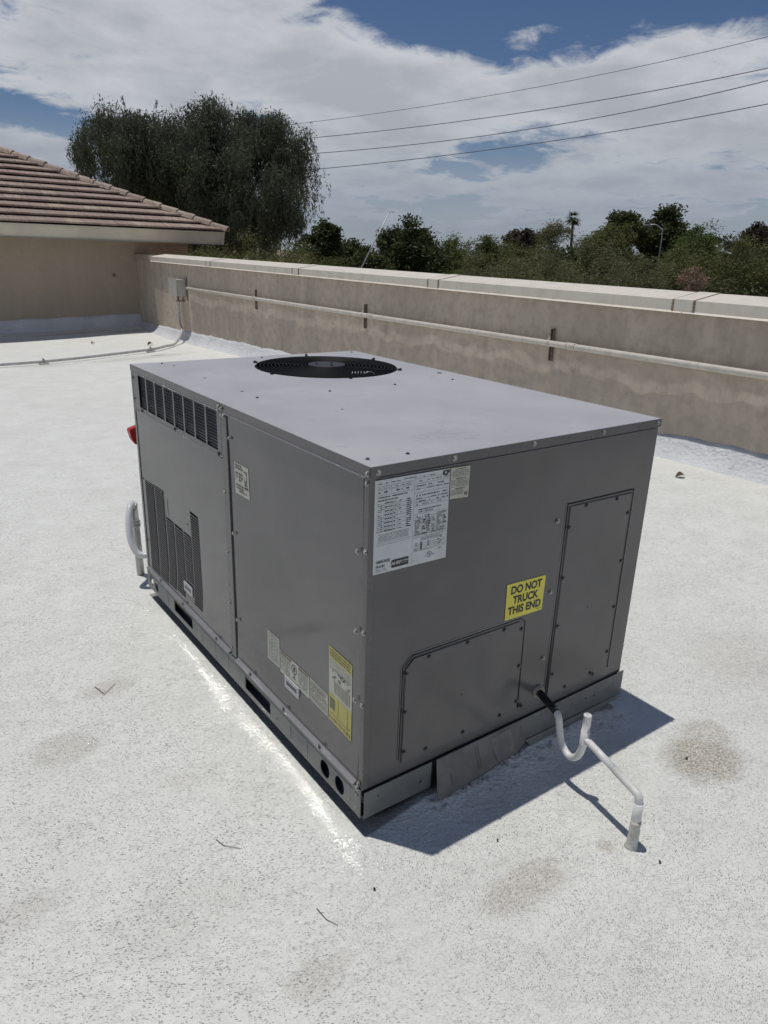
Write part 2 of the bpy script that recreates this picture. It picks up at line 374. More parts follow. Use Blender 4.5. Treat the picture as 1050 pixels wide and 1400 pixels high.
def curve(pts, n=8):
    """Catmull-Rom through points"""
    P = [Vector(p) for p in pts]; P = [P[0]*2-P[1]]+P+[P[-1]*2-P[-2]]; o = []
    for i in range(1, len(P)-2):
        for k in range(n):
            t = k/n; a, b, c, d = P[i-1:i+3]
            o.append(.5*((2*b)+(c-a)*t+(2*a-5*b+4*c-d)*t*t+(3*b-a-3*c+d)*t**3))
    o.append(P[-2]); return o
def fillet(pts, r, n=6):
    P = [Vector(p) for p in pts]; o = [P[0]]
    for i in range(1, len(P)-1):
        a = (P[i-1]-P[i]).normalized(); b = (P[i+1]-P[i]).normalized(); A = P[i]+a*r; C_ = P[i]+b*r
        for k in range(n+1):
            t = k/n; o.append(A*(1-t)**2+P[i]*2*t*(1-t)+C_*t*t)
    o.append(P[-1]); return o
def plate(bm, outline, holes, mapf, thick, mi=0):
    """flat plate with holes: 2-D loops mapped by mapf(u, v, depth)"""
    loops = [outline]+holes; flat = [p for L in loops for p in L]
    tris = tessellate_polygon([[Vector((p[0], p[1], 0)) for p in L] for L in loops])
    F = [bm.verts.new(mapf(p[0], p[1], 0)) for p in flat]; K = [bm.verts.new(mapf(p[0], p[1], thick)) for p in flat]
    fs = []
    for a, b_, c in tris:
        for V in (F, K):
            try: fs.append(bm.faces.new((V[a], V[b_], V[c])))
            except ValueError: pass
    i = 0
    for L in loops:
        n = len(L)
        for k in range(n): fs.append(bm.faces.new((F[i+k], F[i+(k+1) % n], K[i+(k+1) % n], K[i+k])))
        i += n
    for f in fs: f.material_index = mi
    bmesh.ops.recalc_face_normals(bm, faces=fs); return bm
def circ(cx, cy, r, n=24, ry=None): return [(cx+r*math.cos(2*math.pi*k/n), cy+(ry or r)*math.sin(2*math.pi*k/n)) for k in range(n)]
def rect(a, b, c, d): return [(a, b), (c, b), (c, d), (a, d)]
def grid_sheet(us, vs, f, holes=(), thick=None):
    """open sheet of quads over us x vs leaving out hole rectangles"""
    bm = B(); V = {}
    def g(i, j):
        if (i, j) not in V: V[i, j] = bm.verts.new(f(us[i], vs[j]))
        return V[i, j]
    for i in range(len(us)-1):
        for j in range(len(vs)-1):
            cu_, cv = (us[i]+us[i+1])/2, (vs[j]+vs[j+1])/2
            if any(a < cu_ < c and b < cv < d for a, b, c, d in holes): continue
            fc = bm.faces.new((g(i, j), g(i+1, j), g(i+1, j+1), g(i, j+1))); fc.smooth = True
    return bm
def lin(a, b, n): return [a+(b-a)*i/n for i in range(n+1)]
def quads_mesh(name, Q, m, parent, origin, kind=None):
    """Q: (n,4,3) numpy corner array -> one mesh of separate quads"""
    n = len(Q); me = bpy.data.meshes.new(name); og = np.array(origin)
    me.vertices.add(4*n); me.vertices.foreach_set('co', (Q.reshape(-1, 3)-og).astype(np.float32).ravel())
    me.loops.add(4*n); me.loops.foreach_set('vertex_index', np.arange(4*n, dtype=np.int32))
    me.polygons.add(n); me.polygons.foreach_set('loop_start', np.arange(0, 4*n, 4, dtype=np.int32))
    me.polygons.foreach_set('loop_total', np.full(n, 4, dtype=np.int32))
    me.update(calc_edges=True); me.materials.append(m)
    o = bpy.data.objects.new(name, me); link(o, parent)
    o.location = Vector(origin)-(wpos(parent) if parent is not None else Vector((0, 0, 0)))
    if kind: o['kind'] = kind
    return o

# ------------------------------------------------------------------ setting: roof deck, ground
UW, UL, UG, UT = 1.1485, 1.8262, 0.0585, 1.1085     # the rooftop unit: width, length, rail bottom, lid top
def gz(x, y):
    t = min(max((x-1.4)/2.85, 0), 1); z = .093*t*t*(3-2*t)*.6+.093*t*.4
    z -= .024*max(0, min(y, 13.3)-1.8)*min(1, max(0, y-1.8)/1.0)-.036*max(0, y-13.3)
    if y < .02 and -.02 < x < UW+.15:          # coating built up against the curb at the near end
        k = max(0, 1-max(0, -y)/.16); e = min(1, max(0, x-.02)/.2)*min(1, max(0, UW+.02-x)/.15)
        z += .042*k*k*e
    return z+.0025*math.sin(x*3.1+y*1.3)*math.sin(y*2.3-x)
xs = sorted(set(lin(-9, -1.6, 14)+lin(-1.6, 1.6, 110)+lin(1.6, 4.25, 30))); ys = sorted(set(lin(-6, -1, 10)+lin(-1, .3, 60)+lin(.3, 3, 40)+lin(3, 15.35, 50)))
bm = B(); V = [[bm.verts.new((x, y, gz(x, y))) for y in ys] for x in xs]
for i in range(len(xs)-1):
    for j in range(len(ys)-1):
        f = bm.faces.new((V[i][j], V[i+1][j], V[i+1][j+1], V[i][j+1])); f.smooth = True
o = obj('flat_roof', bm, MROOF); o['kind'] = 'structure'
# sloped cant strips of mastic where the deck meets the parapet and the house
XW = 4.40; YH = 15.5
def cant_h(y): return .268-.0205*(y-1.2)
ys2 = lin(-6, 15.35, 240); bm = B(); prof = []
for y in ys2:
    zt = cant_h(y)+.008*math.sin(y*5.1)+.006*math.sin(y*13.7+1); zb = gz(4.25, y)-.004; row = []
    for k in range(7):
        t = k/6; row.append(bm.verts.new((4.215+.03*math.sin(y*2.1)*(1-t)*.4+(XW-4.215-.004)*t+.018*math.sin(math.pi*t), y, zb+(zt-zb)*(t**1.35)+.004*math.sin(y*23+k*2))))
    row.append(bm.verts.new((XW+.01, y, zt+.004))); prof.append(row)
for i in range(len(prof)-1):
    for k in range(7): f = bm.faces.new((prof[i][k], prof[i][k+1], prof[i+1][k+1], prof[i+1][k])); f.smooth = True
o = obj('parapet_cant', bm, MCANT); o['kind'] = 'structure'
bm = B(); prof = []
for x in lin(-9, 4.4, 120):
    zt = max(.15-.030*(4.4-x), .03)+.006*math.sin(x*7); zb = gz(min(x, 4.25), 15.35)-.004
    prof.append([bm.verts.new((x, 15.35+.15*t, zb+(zt-zb)*t**1.3)) for t in lin(0, 1, 5)]+[bm.verts.new((x, 15.52, zt+.003))])
for i in range(len(prof)-1):
    for k in range(6): f = bm.faces.new((prof[i][k], prof[i+1][k], prof[i+1][k+1], prof[i][k+1])); f.smooth = True
o = obj('house_cant', bm, MCANT); o['kind'] = 'structure'
# terrain far below
bm = B(); rr = [0, 12, 30, 60, 90, 120, 200, 500, 1500]; zz_ = [-4.4, -4.4, -4.4, -4.2, -2.6, -1.6, -1.3, -1.0, -1.0]; rings = []
for r_, z_ in zip(rr, zz_):
    rings.append([bm.verts.new((r_*math.cos(a), r_*math.sin(a), z_+(.35*math.sin(a*9+r_) if r_ > 50 else 0))) for a in lin(0, 2*math.pi, 72)[:-1]] if r_ else None)
c0 = bm.verts.new((0, 0, -4.4))
for k in range(72): bm.faces.new((c0, rings[1][k], rings[1][(k+1) % 72]))
for i in range(1, len(rr)-1):
    for k in range(72): bm.faces.new((rings[i][k], rings[i+1][k], rings[i+1][(k+1) % 72], rings[i][(k+1) % 72]))
o = obj('ground', bm, MEARTH); o['kind'] = 'structure'

# ------------------------------------------------------------------ parapet
def cz(y): return 1.312+.0053*(y-1.4)                                    # height of the front top edge
par = thing('parapet_wall', 'long grey-brown stucco parapet wall capped with cream sheet metal', 'wall', (XW+.1, 5, 0))
bm = B(); prism(bm, [(XW, -6, -.3), (XW+.24, -6, -.3), (XW+.24, -6, cz(-6)-.06), (XW, -6, cz(-6)-.09)], (0, YH+6, 0))
# follow the slight rise of the wall head
for v in bm.verts:
    if v.co.z > 0.5 and v.co.y > 0: v.co.z += cz(YH)-cz(-6)
for v in bm.verts:
    if v.co.x < XW+.01: v.co.x += .02
def wv(y, z): return .0028*math.sin(y*4.3+2*math.sin(z*3.1+y))+.0022*math.sin(y*9.7+z*6.1)+.0016*math.sin(y*17.3-z*11)+.001*math.sin(y*31+z*5)
fc_ = grid_sheet(lin(-6, YH-.002, 420), lin(0, 1, 26), lambda y, k: Vector((XW+wv(y, k*1.3), y, -.3+k*(cz(y)-.088+.3))))
bmesh.ops.reverse_faces(fc_, faces=fc_.faces); wb_ = obj('wall_body', bm, MSTUCCO, par); obj('wall_face', fc_, MSTUCCO, par)
seams = [-6, -3.9, -1.0, 2.04, 5.13, 8.25, 11.4, 14.45]
for i in range(len(seams)-1):
    a, b_ = seams[i], seams[i+1]; bm = B()
    pr = lambda y: [(XW-.045, y, cz(y)-.085), (XW-.045, y, cz(y)), (XW+.28, y, cz(y)+.052), (XW+.28, y, cz(y)-.06), (XW+.274, y, cz(y)-.06), (XW+.274, y, cz(y)+.045), (XW-.039, y, cz(y)-.007), (XW-.039, y, cz(y)-.085)]
    A = [bm.verts.new(p) for p in pr(a+.002)]; C_ = [bm.verts.new(p) for p in pr(b_-.002)]; n = 8
    bm.faces.new(A[::-1]); bm.faces.new(C_)
    for k in range(n): bm.faces.new((A[k], A[(k+1) % n], C_[(k+1) % n], C_[k]))
    # outward drip hem along the lower edge
    ym = (a, b_); prism(bm, [(XW-.060, a+.003, cz(a)-.098), (XW-.041, a+.003, cz(a)-.098), (XW-.041, a+.003, cz(a)-.084), (XW-.0455, a+.003, cz(a)-.084)], (0, b_-a-.006, cz(b_)-cz(a)))
    bmesh.ops.recalc_face_normals(bm, faces=bm.faces)
    obj('coping_section', bm, MCOP, par)
for s_ in seams[1:-1]:
    bm = B(); hw = .085
    def jc(y, e=.004): return [(XW-.045-e, y, cz(y)-.084), (XW-.045-e, y, cz(y)+e), (XW+.28+e, y, cz(y)+.052+e), (XW+.28+e, y, cz(y)-.05), (XW+.276+e, y, cz(y)-.05), (XW+.276+e, y, cz(y)+.048+e), (XW-.041-e, y, cz(y)-.004+e), (XW-.041-e, y, cz(y)-.084)]
    A = [bm.verts.new(p) for p in jc(s_-hw)]; C_ = [bm.verts.new(p) for p in jc(s_+hw)]; bm.faces.new(A[::-1]); bm.faces.new(C_)
    for k in range(8): bm.faces.new((A[k], A[(k+1) % 8], C_[(k+1) % 8], C_[k]))
    bmesh.ops.recalc_face_normals(bm, faces=bm.faces)
    jo = obj('joint_cover', bm, MCOP, par)
    bm = B()
    for e in (-hw-.006, hw+.006):     # smeared rusty sealant along both edges of the cover
        for k in range(9):
            za, zb = cz(s_)-.084+.0095*k, cz(s_)-.084+.0095*(k+1)-.0005; wd = .006+.007*random.random()
            box(bm, (XW-.0515, s_+e-wd, za), (XW-.0462, s_+e+wd*.8, zb))
        prism(bm, [(XW-.045, s_+e-.004, cz(s_)+.0015), (XW-.045, s_+e+.004, cz(s_)+.0015), (XW+.27, s_+e+.004, cz(s_)+.052), (XW+.27, s_+e-.004, cz(s_)+.052)], (0, 0, .003))
    obj('sealant', bm, MRUST, jo)
# end piece of stucco-coloured sheet closing the coping against the house
bm = B(); y0 = 14.452
box(bm, (XW-.06, y0, cz(y0)-.08), (XW+.29, YH-.002, cz(y0)+.03)); obj('coping_end', bm, MHOUSE, par)

# ------------------------------------------------------------------ conduit on the parapet
con = thing('wall_conduit', 'long cream painted conduit clamped along the parapet wall', 'conduit', (XW-.04, 5, .84), None)
PX = XW-.056
def pz(y): return .851-.0012*(12.5-y)
bm = B(); tube(bm, [(PX, y, pz(y)) for y in (12.45, 9, 6, 3, 0, -3, -6)], .028, 16); obj('pipe', bm, MPIPE, con)
for y in (9.55, 6.31, 3.09, -1.0):
    bm = B(); tube(bm, [(PX, y-.045, pz(y)), (PX, y+.045, pz(y))], .0325, 16)
    for e in (-.045, 0, .045): tube(bm, [(PX, y+e-.006, pz(y)), (PX, y+e+.006, pz(y))], .0355, 16)
    obj('coupling', bm, MPIPE, con)
for y in (9.6, 6.488, 3.36, .2, -3):
    bm = B()
    for e in (-.018, .012): box(bm, (XW-.026, y+e, pz(y)-.165), (XW-.001, y+e+.007, pz(y)+.13))
    box(bm, (XW-.008, y-.011, pz(y)-.165), (XW-.0015, y+.012, pz(y)+.13))
    st = obj('strut_channel', bm, MSTRUT, con)
    bm = B(); tube(bm, [(PX, y-.014, pz(y)), (PX, y+.014, pz(y))], .034, 16); box(bm, (PX-.006, y-.012, pz(y)+.030), (PX+.006, y+.012, pz(y)+.06)); obj('clamp', bm, MPIPE, st)
# junction box and the line that drops to the roof
jb = thing('junction_box', 'small beige steel junction box high on the parapet near the house', 'junction box', (XW-.1, 12.85, .85))
bm = B(); box(bm, (XW-.19, 12.62, .70), (XW-.012, 13.0, 1.0), 0, .006); obj('box_body', bm, MBOX, jb)
bm = B(); box(bm, (XW-.203, 12.60, .69), (XW-.1915, 13.02, 1.012), 0, .003); obj('cover', bm, MBOX, jb)
obj('mounting_strap', box(B(), (XW-.011, 12.55, .62), (XW-.001, 12.60, 1.06)), MSTRUT, jb); obj('mounting_strap', box(B(), (XW-.011, 13.05, .75), (XW-.001, 13.08, .98)), MSTRUT, jb)
rc = thing('roof_conduit', 'galvanized conduit dropping from the junction box and crossing the white roof to the left', 'conduit', (3.2, 11.6, -.15))
def rz(x, y): return gz(x, y)+.05
pts = [(XW-.11, 12.8, .70), (XW-.11, 12.8, .25), (XW-.15, 12.6, .05), (3.95, 12.15, rz(3.9, 12.1)+.0), (3.6, 11.75, rz(3.6, 11.7)), (3.1, 11.42, rz(3.1, 11.4)), (1.6, 11.15, rz(1.6, 11.2)), (0.2, 10.9, rz(.2, 10.9)), (-4, 10.2, rz(-4, 10.2))]
bm = B(); tube(bm, curve(pts, 8), .022, 12); obj('pipe', bm, MGALV, rc)
bm = B(); tube(bm, [(XW-.11, 12.8, .70), (XW-.11, 12.8, .655)], .028, 12); tube(bm, [(XW-.11, 12.8, .655), (XW-.11, 12.8, .60)], .022, 12); box(bm, (XW-.135, 12.74, .59), (XW-.001, 12.86, .606)); obj('connector', bm, MSTRUT, rc)
for x, y in ((3.25, 11.49), (1.42, 11.11), (-1.2, 10.66)):
    bm = B(); z = gz(x, y); box(bm, (x-.07, y-.055, z), (x+.07, y+.055, z+.030), 0, .006); obj_ = obj('support_block', bm, MCRUST, rc)
    bm = B()
    for e in (-.024, .024): tube(bm, [(x, y+e, z+.028), (x, y+e, z+.10)], .006, 8)
    box(bm, (x-.015, y-.035, z+.065), (x+.015, y+.035, z+.078)); obj('saddle_clamp', bm, MSCREW, obj_)

# ------------------------------------------------------------------ house with tiled hip roof
EY, EX, EZ, SL = 14.7, 6.15, 1.915, .42        # front eave line, right eave line, top of fascia, pitch
hs = thing('stucco_house', 'tan stucco house wall with cream fascia and brown tiled hip roof behind the flat roof', 'house', (1.5, YH, -.3))
bm = B(); box(bm, (-9, YH, -4.4), (5.6, 24.7, 1.72)); obj('wall', bm, MHOUSE, hs)
bm = B(); box(bm, (-9, EY+.021, 1.655), (EX-.06, 25.3, 1.668)); obj('soffit', bm, MSOFFIT, hs)
def fascia(p0, p1, nrm, nm='fascia'):
    # board that leans back slightly, top lip above
    p0, p1, nrm = Vector(p0), Vector(p1), Vector(nrm); bm = B(); d = p1-p0
    s0 = [(0, 0), (.022, 0), (.022, .245), (-.004, .245)]
    prism(bm, [p0+nrm*-a+Vector((0, 0, b_)) for a, b_ in [(.06, 0), (.082, 0), (.022, .255), (.0, .255)]], d)
    prism(bm, [p0+nrm*-a+Vector((0, 0, b_)) for a, b_ in [(-.012, .222), (.004, .222), (.004, .262), (-.012, .262)]], d)
    return obj(nm, bm, MFASCIA, hs)
fascia((-9, EY, 1.66), (EX, EY, 1.66), (0, -1, 0)); fascia((EX, EY+.004, 1.66), (EX, 25.3, 1.66), (1, 0, 0))
def rp(x, y, h=0.):                             # point on the front roof plane
    return Vector((x, y-h*SL/math.hypot(1, SL), EZ+(y-EY)*SL+h/math.hypot(1, SL)))
RY = 20.0                                       # ridge
bm = B(); bm.faces.new([bm.verts.new(p) for p in (rp(-9, EY), rp(EX, EY), rp(EX-(RY-EY), RY), rp(-9, RY))])
zr = EZ+(RY-EY)*SL; e1 = bm.verts.new((EX-(RY-EY), RY, zr)); e2 = bm.verts.new((EX, EY, EZ)); e3 = bm.verts.new((EX, 25.3, EZ)); e4 = bm.verts.new((-9, 25.3, EZ)); e5 = bm.verts.new((-9, RY, zr))
bm.faces.new((e1, e2, e3)); bm.faces.new((e1, e3, e4, e5)); obj('roof_underlay', bm, MDARK, hs)
def tile_bm(bm, x0, x1, y0, y1, skew, lift):
    q = []
    for (x, y, h) in ((x0, y0, .092+lift), (x1, y0, .092+lift), (x1+skew, y1, .018), (x0+skew, y1, .018)):
        xl = min(x, EX+.02-(y-EY)-.0); q.append((xl, y, h))
    if q[1][0]-q[0][0] < .02: return False
    top = [bm.verts.new(rp(a, b_, h)) for a, b_, h in q]; bot = [bm.verts.new(rp(a, b_, h-.036 if i < 2 else h-.014)) for i, (a, b_, h) in enumerate(q)]
    try:
        bm.faces.new(top); bm.faces.new(bot[::-1])
        for k in range(4): bm.faces.new((top[k], bot[k], bot[(k+1) % 4], top[(k+1) % 4]))
    except ValueError: pass
    return True
ROW = .333; far = B(); ntile = 0; TWD = .335
for i in range(16):
    y0 = EY-.035+i*ROW; y1 = y0+ROW+.05; off = (i*.37 % 1)*TWD*.5+(i % 2)*TWD*.5
    k = 0
    while True:
        x0 = EX+.02-off-(k+1)*TWD; x1 = x0+TWD-.006; k += 1
        if x1 < -9: break
        if x0 > EX+.0-(y0-EY): continue
        if i <= 12 and x0 > 1.25-.05*i+(.42*i if i > 3 else 0)*.5 and ntile < 290:
            bm = B(); cx, cy = (x0+x1)/2, (y0+y1)/2
            if tile_bm(bm, x0, x1, y0, y1, 0, random.uniform(-.004, .006)):
                obj('roof_tile', bm, MTILE, hs, origin=rp(cx, cy)); ntile += 1
            else: bm.free()
        else: tile_bm(far, x0, x1, y0, y1, 0, random.uniform(-.004, .006))
# tiles on the hidden slopes
bmesh.ops.recalc_face_normals(far, faces=far.faces)
for i in range(14):
    h0 = i*.4; za = EZ+h0*SL
    prism(far, [(EX+.03-h0, EY+h0, za+.03), (EX-.42-h0, EY+h0+.4, za+.19), (EX-.42-h0, 25.3-h0*.9, za+.19), (EX+.03-h0, 25.3-h0*.9, za+.03)], (0, 0, .03))
obj('roof_tiles', far, MTILE2, hs, kind='stuff')
# hip cap tiles
hd = Vector((-1, 1, SL)).normalized(); side = Vector((1, 1, 0)).normalized(); up = side.cross(hd).normalized()
if up.z < 0: up = -up
cap = B(); Lc = .40; pf = [(-.125, -.05), (-.085, .018), (0, .052), (.085, .018), (.125, -.05)]
def ring(t, lift, sc): return [cap.verts.new(hd*t+side*(a*sc)+up*(b_*sc+lift)) for a, b_ in pf]+[cap.verts.new(hd*t+side*(a*sc*.86)+up*(b_*sc-.022+lift)) for a, b_ in reversed(pf)]
A = ring(0, .055, 1.0); C_ = ring(Lc+.04, .028, .90); cap.faces.new(A[::-1]); cap.faces.new(C_)
for k in range(10): cap.faces.new((A[k], A[(k+1) % 10], C_[(k+1) % 10], C_[k]))
bmesh.ops.recalc_face_normals(cap, faces=cap.faces)
c0_ = obj('hip_tile', cap, MTILE, hs, origin=(0, 0, 0)); hm = c0_.data
p0 = Vector((EX+.05, EY-.05, EZ-.012))
for i in range(19):
    o = c0_ if i == 0 else bpy.data.objects.new('hip_tile', hm)
    if i: link(o, hs)
    o.location = p0+hd*(Lc*i)-wpos(hs)+Vector((0, 0, .034+random.uniform(-.004, .004))); o.rotation_euler = (random.uniform(-.012, .012), random.uniform(-.012, .012), random.uniform(-.012, .012))
bm = B(); box(bm, (3.86, YH-.012, .93), (3.92, YH-.001, 1.0)); box(bm, (3.872, YH-.02, .94), (3.905, YH-.0125, .985)); obj('wall_outlet', bm, MSTRUT, hs)
bm = B(); pb_ = Vector((3.97, 16.86, 2.90)); tube(bm, [pb_, pb_+Vector((0, 0, .10))], .022, 8); box(bm, pb_+Vector((-.03, -.03, .10)), pb_+Vector((.03, .03, .14))); obj('vent_stub', bm, MBLACK, hs)

# ------------------------------------------------------------------ the rooftop unit
un = thing('rooftop_air_conditioner', 'large grey packaged air conditioning unit in the middle of the white roof', 'air conditioner', (UW/2, UL/2, UG))
# curb it stands on
cb = obj('roof_curb', box(B(), (.055, .045, -.05), (UW-.05, UL-.05, UG-.001)), MCURB); tag(cb, 'low dark roof curb hidden in the shade beneath the grey air conditioner', 'curb')
RT = .155                                        # top of base rail
def mapL(u, v, d): return Vector((d, u, v))      # left face: u=y, v=z, depth into +x
def mapR(u, v, d): return Vector((u, d, v))      # near face: u=x, v=z, depth into +y
# base rails
holes = [circ(.195, .098, .027, 20, .031), circ(.111, .096, .026, 20, .031), circ(1.786-.02, .108, .022, 18, .026), circ(1.700, .098, .022, 18, .026), rect(.556, .077, .754, .129), rect(1.262, .080, 1.472, .132)]
bm = B(); plate(bm, rect(0, UG, UL, RT), holes, lambda u, v, d: Vector((d-.008, u, v)), .003)
prism(bm, [(-.0048, 0, RT-.003), (.03, 0, RT-.003), (.03, 0, RT), (-.0048, 0, RT)], (0, UL, 0))
prism(bm, [(-.0048, 0, UG+.001), (.03, 0, UG+.001), (.03, 0, UG+.004), (-.0048, 0, UG+.004)], (0, UL, 0))
rail = obj('base_rail', bm, MRAIL, un)
bm = B(); box(bm, (.045, .01, UG+.003), (.05, UL-.01, RT-.002)); obj('rail_inner_web', bm, MVOID, rail)
bm = B()
for y in (.90, 1.02, 1.16, .41, .30, 1.55): box(bm, (-.0086, y-.0011, UG+.012), (-.0081, y+.0011, RT-.012))
box(bm, (-.0088, .002, RT-.022), (-.0081, UL-.002, RT-.019)); obj('rail_crease', bm, MSCREWD, rail)
bm = B(); plate(bm, rect(0, UG, .245, .150), [], lambda u, v, d: Vector((u, d-.010, v)), .003); obj('end_rail', bm, MRAIL, un)
bm = B(); plate(bm, [(.63, UG+.002), (UW+.012, UG+.002), (UW+.012, .158), (.60, .150)], [], lambda u, v, d: Vector((u, d-.010, v)), .003)
plate(bm, [(.675, UG-.022), (UW+.010, UG-.010), (UW+.010, UG+.002), (.65, UG+.002)], [], lambda u, v, d: Vector((u, d-.014+(UG-v)*-.2, v)), .002); obj('end_rail', bm, MRAIL, un)
bm = B(); box(bm, (.02, -.006, UG+.005), (UW-.01, .002, .150)); obj('end_rail_web', bm, MVOID, un)
bm = B(); box(bm, (.045, -.0112, .118), (.049, -.0102, .122)); box(bm, (.2, -.0112, .094), (.206, -.0102, .1))
for x, z in ((.88, .118), (.955, .112), (1.0, .108), (.79, .118)): tube(bm, [(x, -.0105, z), (x, -.0085, z)], .0035, 8)
obj('rail_hole', bm, MVOID, un)
# bent flashing strip leaning out of the near rail
bm = B(); q = [(.262, -.012, .150), (.62, -.012, .152), (.645, -.020, .064), (.60, -.034, .054), (.43, -.046, .040), (.243, -.050, .032)]
prism(bm, q, (0, .003, .001)); fl = obj('bent_flashing', bm, MFLASH, un, label='bent loose strip of galvanized flashing along the near rail')
bm = B()
def onfl(u, v): a = Vector((.262, -.012, .150)).lerp(Vector((.62, -.012, .152)), u); b_ = Vector((.243, -.050, .032)).lerp(Vector((.645, -.036, .055)), u); return a.lerp(b_, v)+Vector((0, -.0018, .0012))
bm.faces.new([bm.verts.new(onfl(u, v)) for u, v in ((.60, .12), (.86, .10), (.84, .86), (.64, .90))]); lab_ = obj('paper_label', bm, MPAPER, fl)
bm = B()
for k in range(7):
    v = .2+k*.09; uu = .64
    while uu < .82:
        l = random.uniform(.01, .04); bm.faces.new([bm.verts.new(onfl(a, b_)+Vector((0, -.0006, .0004))) for a, b_ in ((uu, v), (uu+l, v-.004), (uu+l, v+.03), (uu, v+.034))]); uu += l+.012
obj('print', bm, MINKG, lab_)
bm = B()
for u in (.14, .42, .45): bm.faces.new([bm.verts.new(onfl(a, b_)+Vector((0, -.0005, .0003))) for a, b_ in ((u, .15 if u > .4 else .5), (u+.006, .15 if u > .4 else .5), (u+.02, .8), (u+.012, .8))])
obj('scratch', bm, MSCREWD, fl)

# near end panel (one sheet) with embossed access plates
bm = grid_sheet(lin(.0, UW-.001, 24), lin(.153, 1.084, 20), lambda x, z: Vector((x, -.0015-.0020*math.sin(math.pi*x/UW)*math.sin(math.pi*(z-.15)/.93), z)))
obj('end_panel', bm, MEND, un, smooth=True)
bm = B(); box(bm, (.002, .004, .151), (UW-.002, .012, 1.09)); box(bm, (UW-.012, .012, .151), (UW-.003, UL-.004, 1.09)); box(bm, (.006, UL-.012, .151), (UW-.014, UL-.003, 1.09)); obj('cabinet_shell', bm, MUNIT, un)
def raised(outline, d0, d1, name, mtl=MEND):
    bm = B(); plate(bm, outline, [], lambda u, v, d: Vector((u, d, v)), 0.)if 0 else prism(bm, [(u, d0, v) for u, v in outline], (0, d1-d0, 0))
    bmesh.ops.bevel(bm, geom=[e for e in bm.edges if abs(e.verts[0].co.y-d0) < 1e-6 and abs(e.verts[1].co.y-d0) < 1e-6], offset=.0016, segments=2, affect='EDGES')
    return obj(name, bm, mtl, un)
def groove(bm, pts, wd, y):
    for a, b_ in zip(pts[:-1], pts[1:]):
        a, b_ = Vector((a[0], y, a[1])), Vector((b_[0], y, b_[1])); d = (b_-a).normalized(); n = Vector((d.z, 0, -d.x))*wd/2
        prism(bm, [a-n, a+n, b_+n, b_-n], (0, .0008, 0))
raised([(.745, .19), (1.055, .192), (1.052, .870), (.748, .876)], -.0066, -.0030, 'tall_access_plate')
raised([(.130, .192), (.600, .184), (.592, .515), (.574, .530), (.160, .534), (.131, .507)], -.0066, -.0030, 'low_access_plate')
bm = B(); y = -.0041
groove(bm, [(.737, .165), (.738, .886), (.752, .884), (1.062, .880)], .0034, y); groove(bm, [(1.064, .20), (1.061, .880)], .0016, y)
groove(bm, [(.121, .205), (.1225, .512), (.156, .543), (.578, .538), (.600, .520), (.607, .200)], .0028, y); obj('pressed_groove', bm, MVOID, un)
bm = B(); groove(bm, [(.730, .165), (.731, .886)], .0028, y); groove(bm, [(1.070, .20), (1.067, .880)], .003, y); groove(bm, [(.117, .205), (.1185, .514), (.154, .548)], .0022, y); groove(bm, [(.154, .5485), (.58, .5435)], .003, y)
obj('pressed_edge', bm, MTRIM, un)
# corner posts
bm = B(); box(bm, (-.0045, -.0045, .157), (.014, .018, 1.083), 0, .0015); obj('corner_post', bm, MUNIT, un)
bm = B(); box(bm, (-.0040, UL-.020, .157), (.014, UL+.001, 1.083), 0, .0015); obj('corner_post', bm, MUNIT, un)
bm = B(); box(bm, (-.0045, .832, .160), (.006, .876, 1.082), 0, .0015); obj('mullion', bm, MUNIT, un)
bm = B(); box(bm, (.021, .019, .158), (.025, UL-.021, 1.083)); sh_ = obj('side_shell', bm, MVOID, un)
# service panel, slightly bulged sheet
def bow(y, z, ya, yb, za, zb, amp):
    # oil-canned sheet: dished in by up to a centimetre, most in the middle of its width
    t = abs(2*(y-ya)/(yb-ya)-1); x0 = amp+(.086-amp)*t**2.2; d = lambda q: (x0*math.log(q)-.11*q)/2
    zq = max(z, min(x0/.11, zb)); k = min(1, max(0, (z-za)/.13)); return (d(zq)-d(zb))*k*k*(3-2*k)
ya, yb = .026, .826
bm = grid_sheet(lin(ya, yb, 60), lin(.166, 1.074, 60), lambda y, z: Vector((-.001+bow(y, z, ya, yb, .166, 1.074, .046), y, z))); bmesh.ops.reverse_faces(bm, faces=bm.faces)
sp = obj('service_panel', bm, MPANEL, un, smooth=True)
# condenser panel with columns of louvre slots
cols = [(1.66, 1.765, .172, .606), (1.545, 1.648, .176, .612), (1.450, 1.533, .182, .500), (1.348, 1.438, .190, .499), (1.257, 1.336, .282, .498), (1.162, 1.245, .204, .613)]
zs_ = sorted(set([round(q, 4) for q in lin(.166, .914, 40)]+[c[2] for c in cols]+[c[3] for c in cols])); ys_ = sorted(set([round(q, 4) for q in lin(.88, 1.804, 40)]+[c[0] for c in cols]+[c[1] for c in cols]))
bm = grid_sheet(ys_, zs_, lambda y, z: Vector((-.0015+bow(y, z, .88, 1.804, .166, .914, .046), y, z)), [(c[0], c[2], c[1], c[3]) for c in cols]); bmesh.ops.reverse_faces(bm, faces=bm.faces)
cp = obj('condenser_panel', bm, MPANEL, un, smooth=True)
bm = B()
for c in cols:
    z = c[2]+.004
    while z < c[3]-.003:
        b_ = bow((c[0]+c[1])/2, z, .88, 1.804, .166, .914, .046); prism(bm, [(-.0045+b_, c[0]-.001, z), (-.0041+b_, c[0]-.001, z+.0033), (-.0030+b_, c[0]-.001, z+.0033), (-.0030+b_, c[0]-.001, z)], (0, c[1]-c[0]+.002, 0)); z += .0112
obj('louvre_slats', bm, MSLAT, cp)
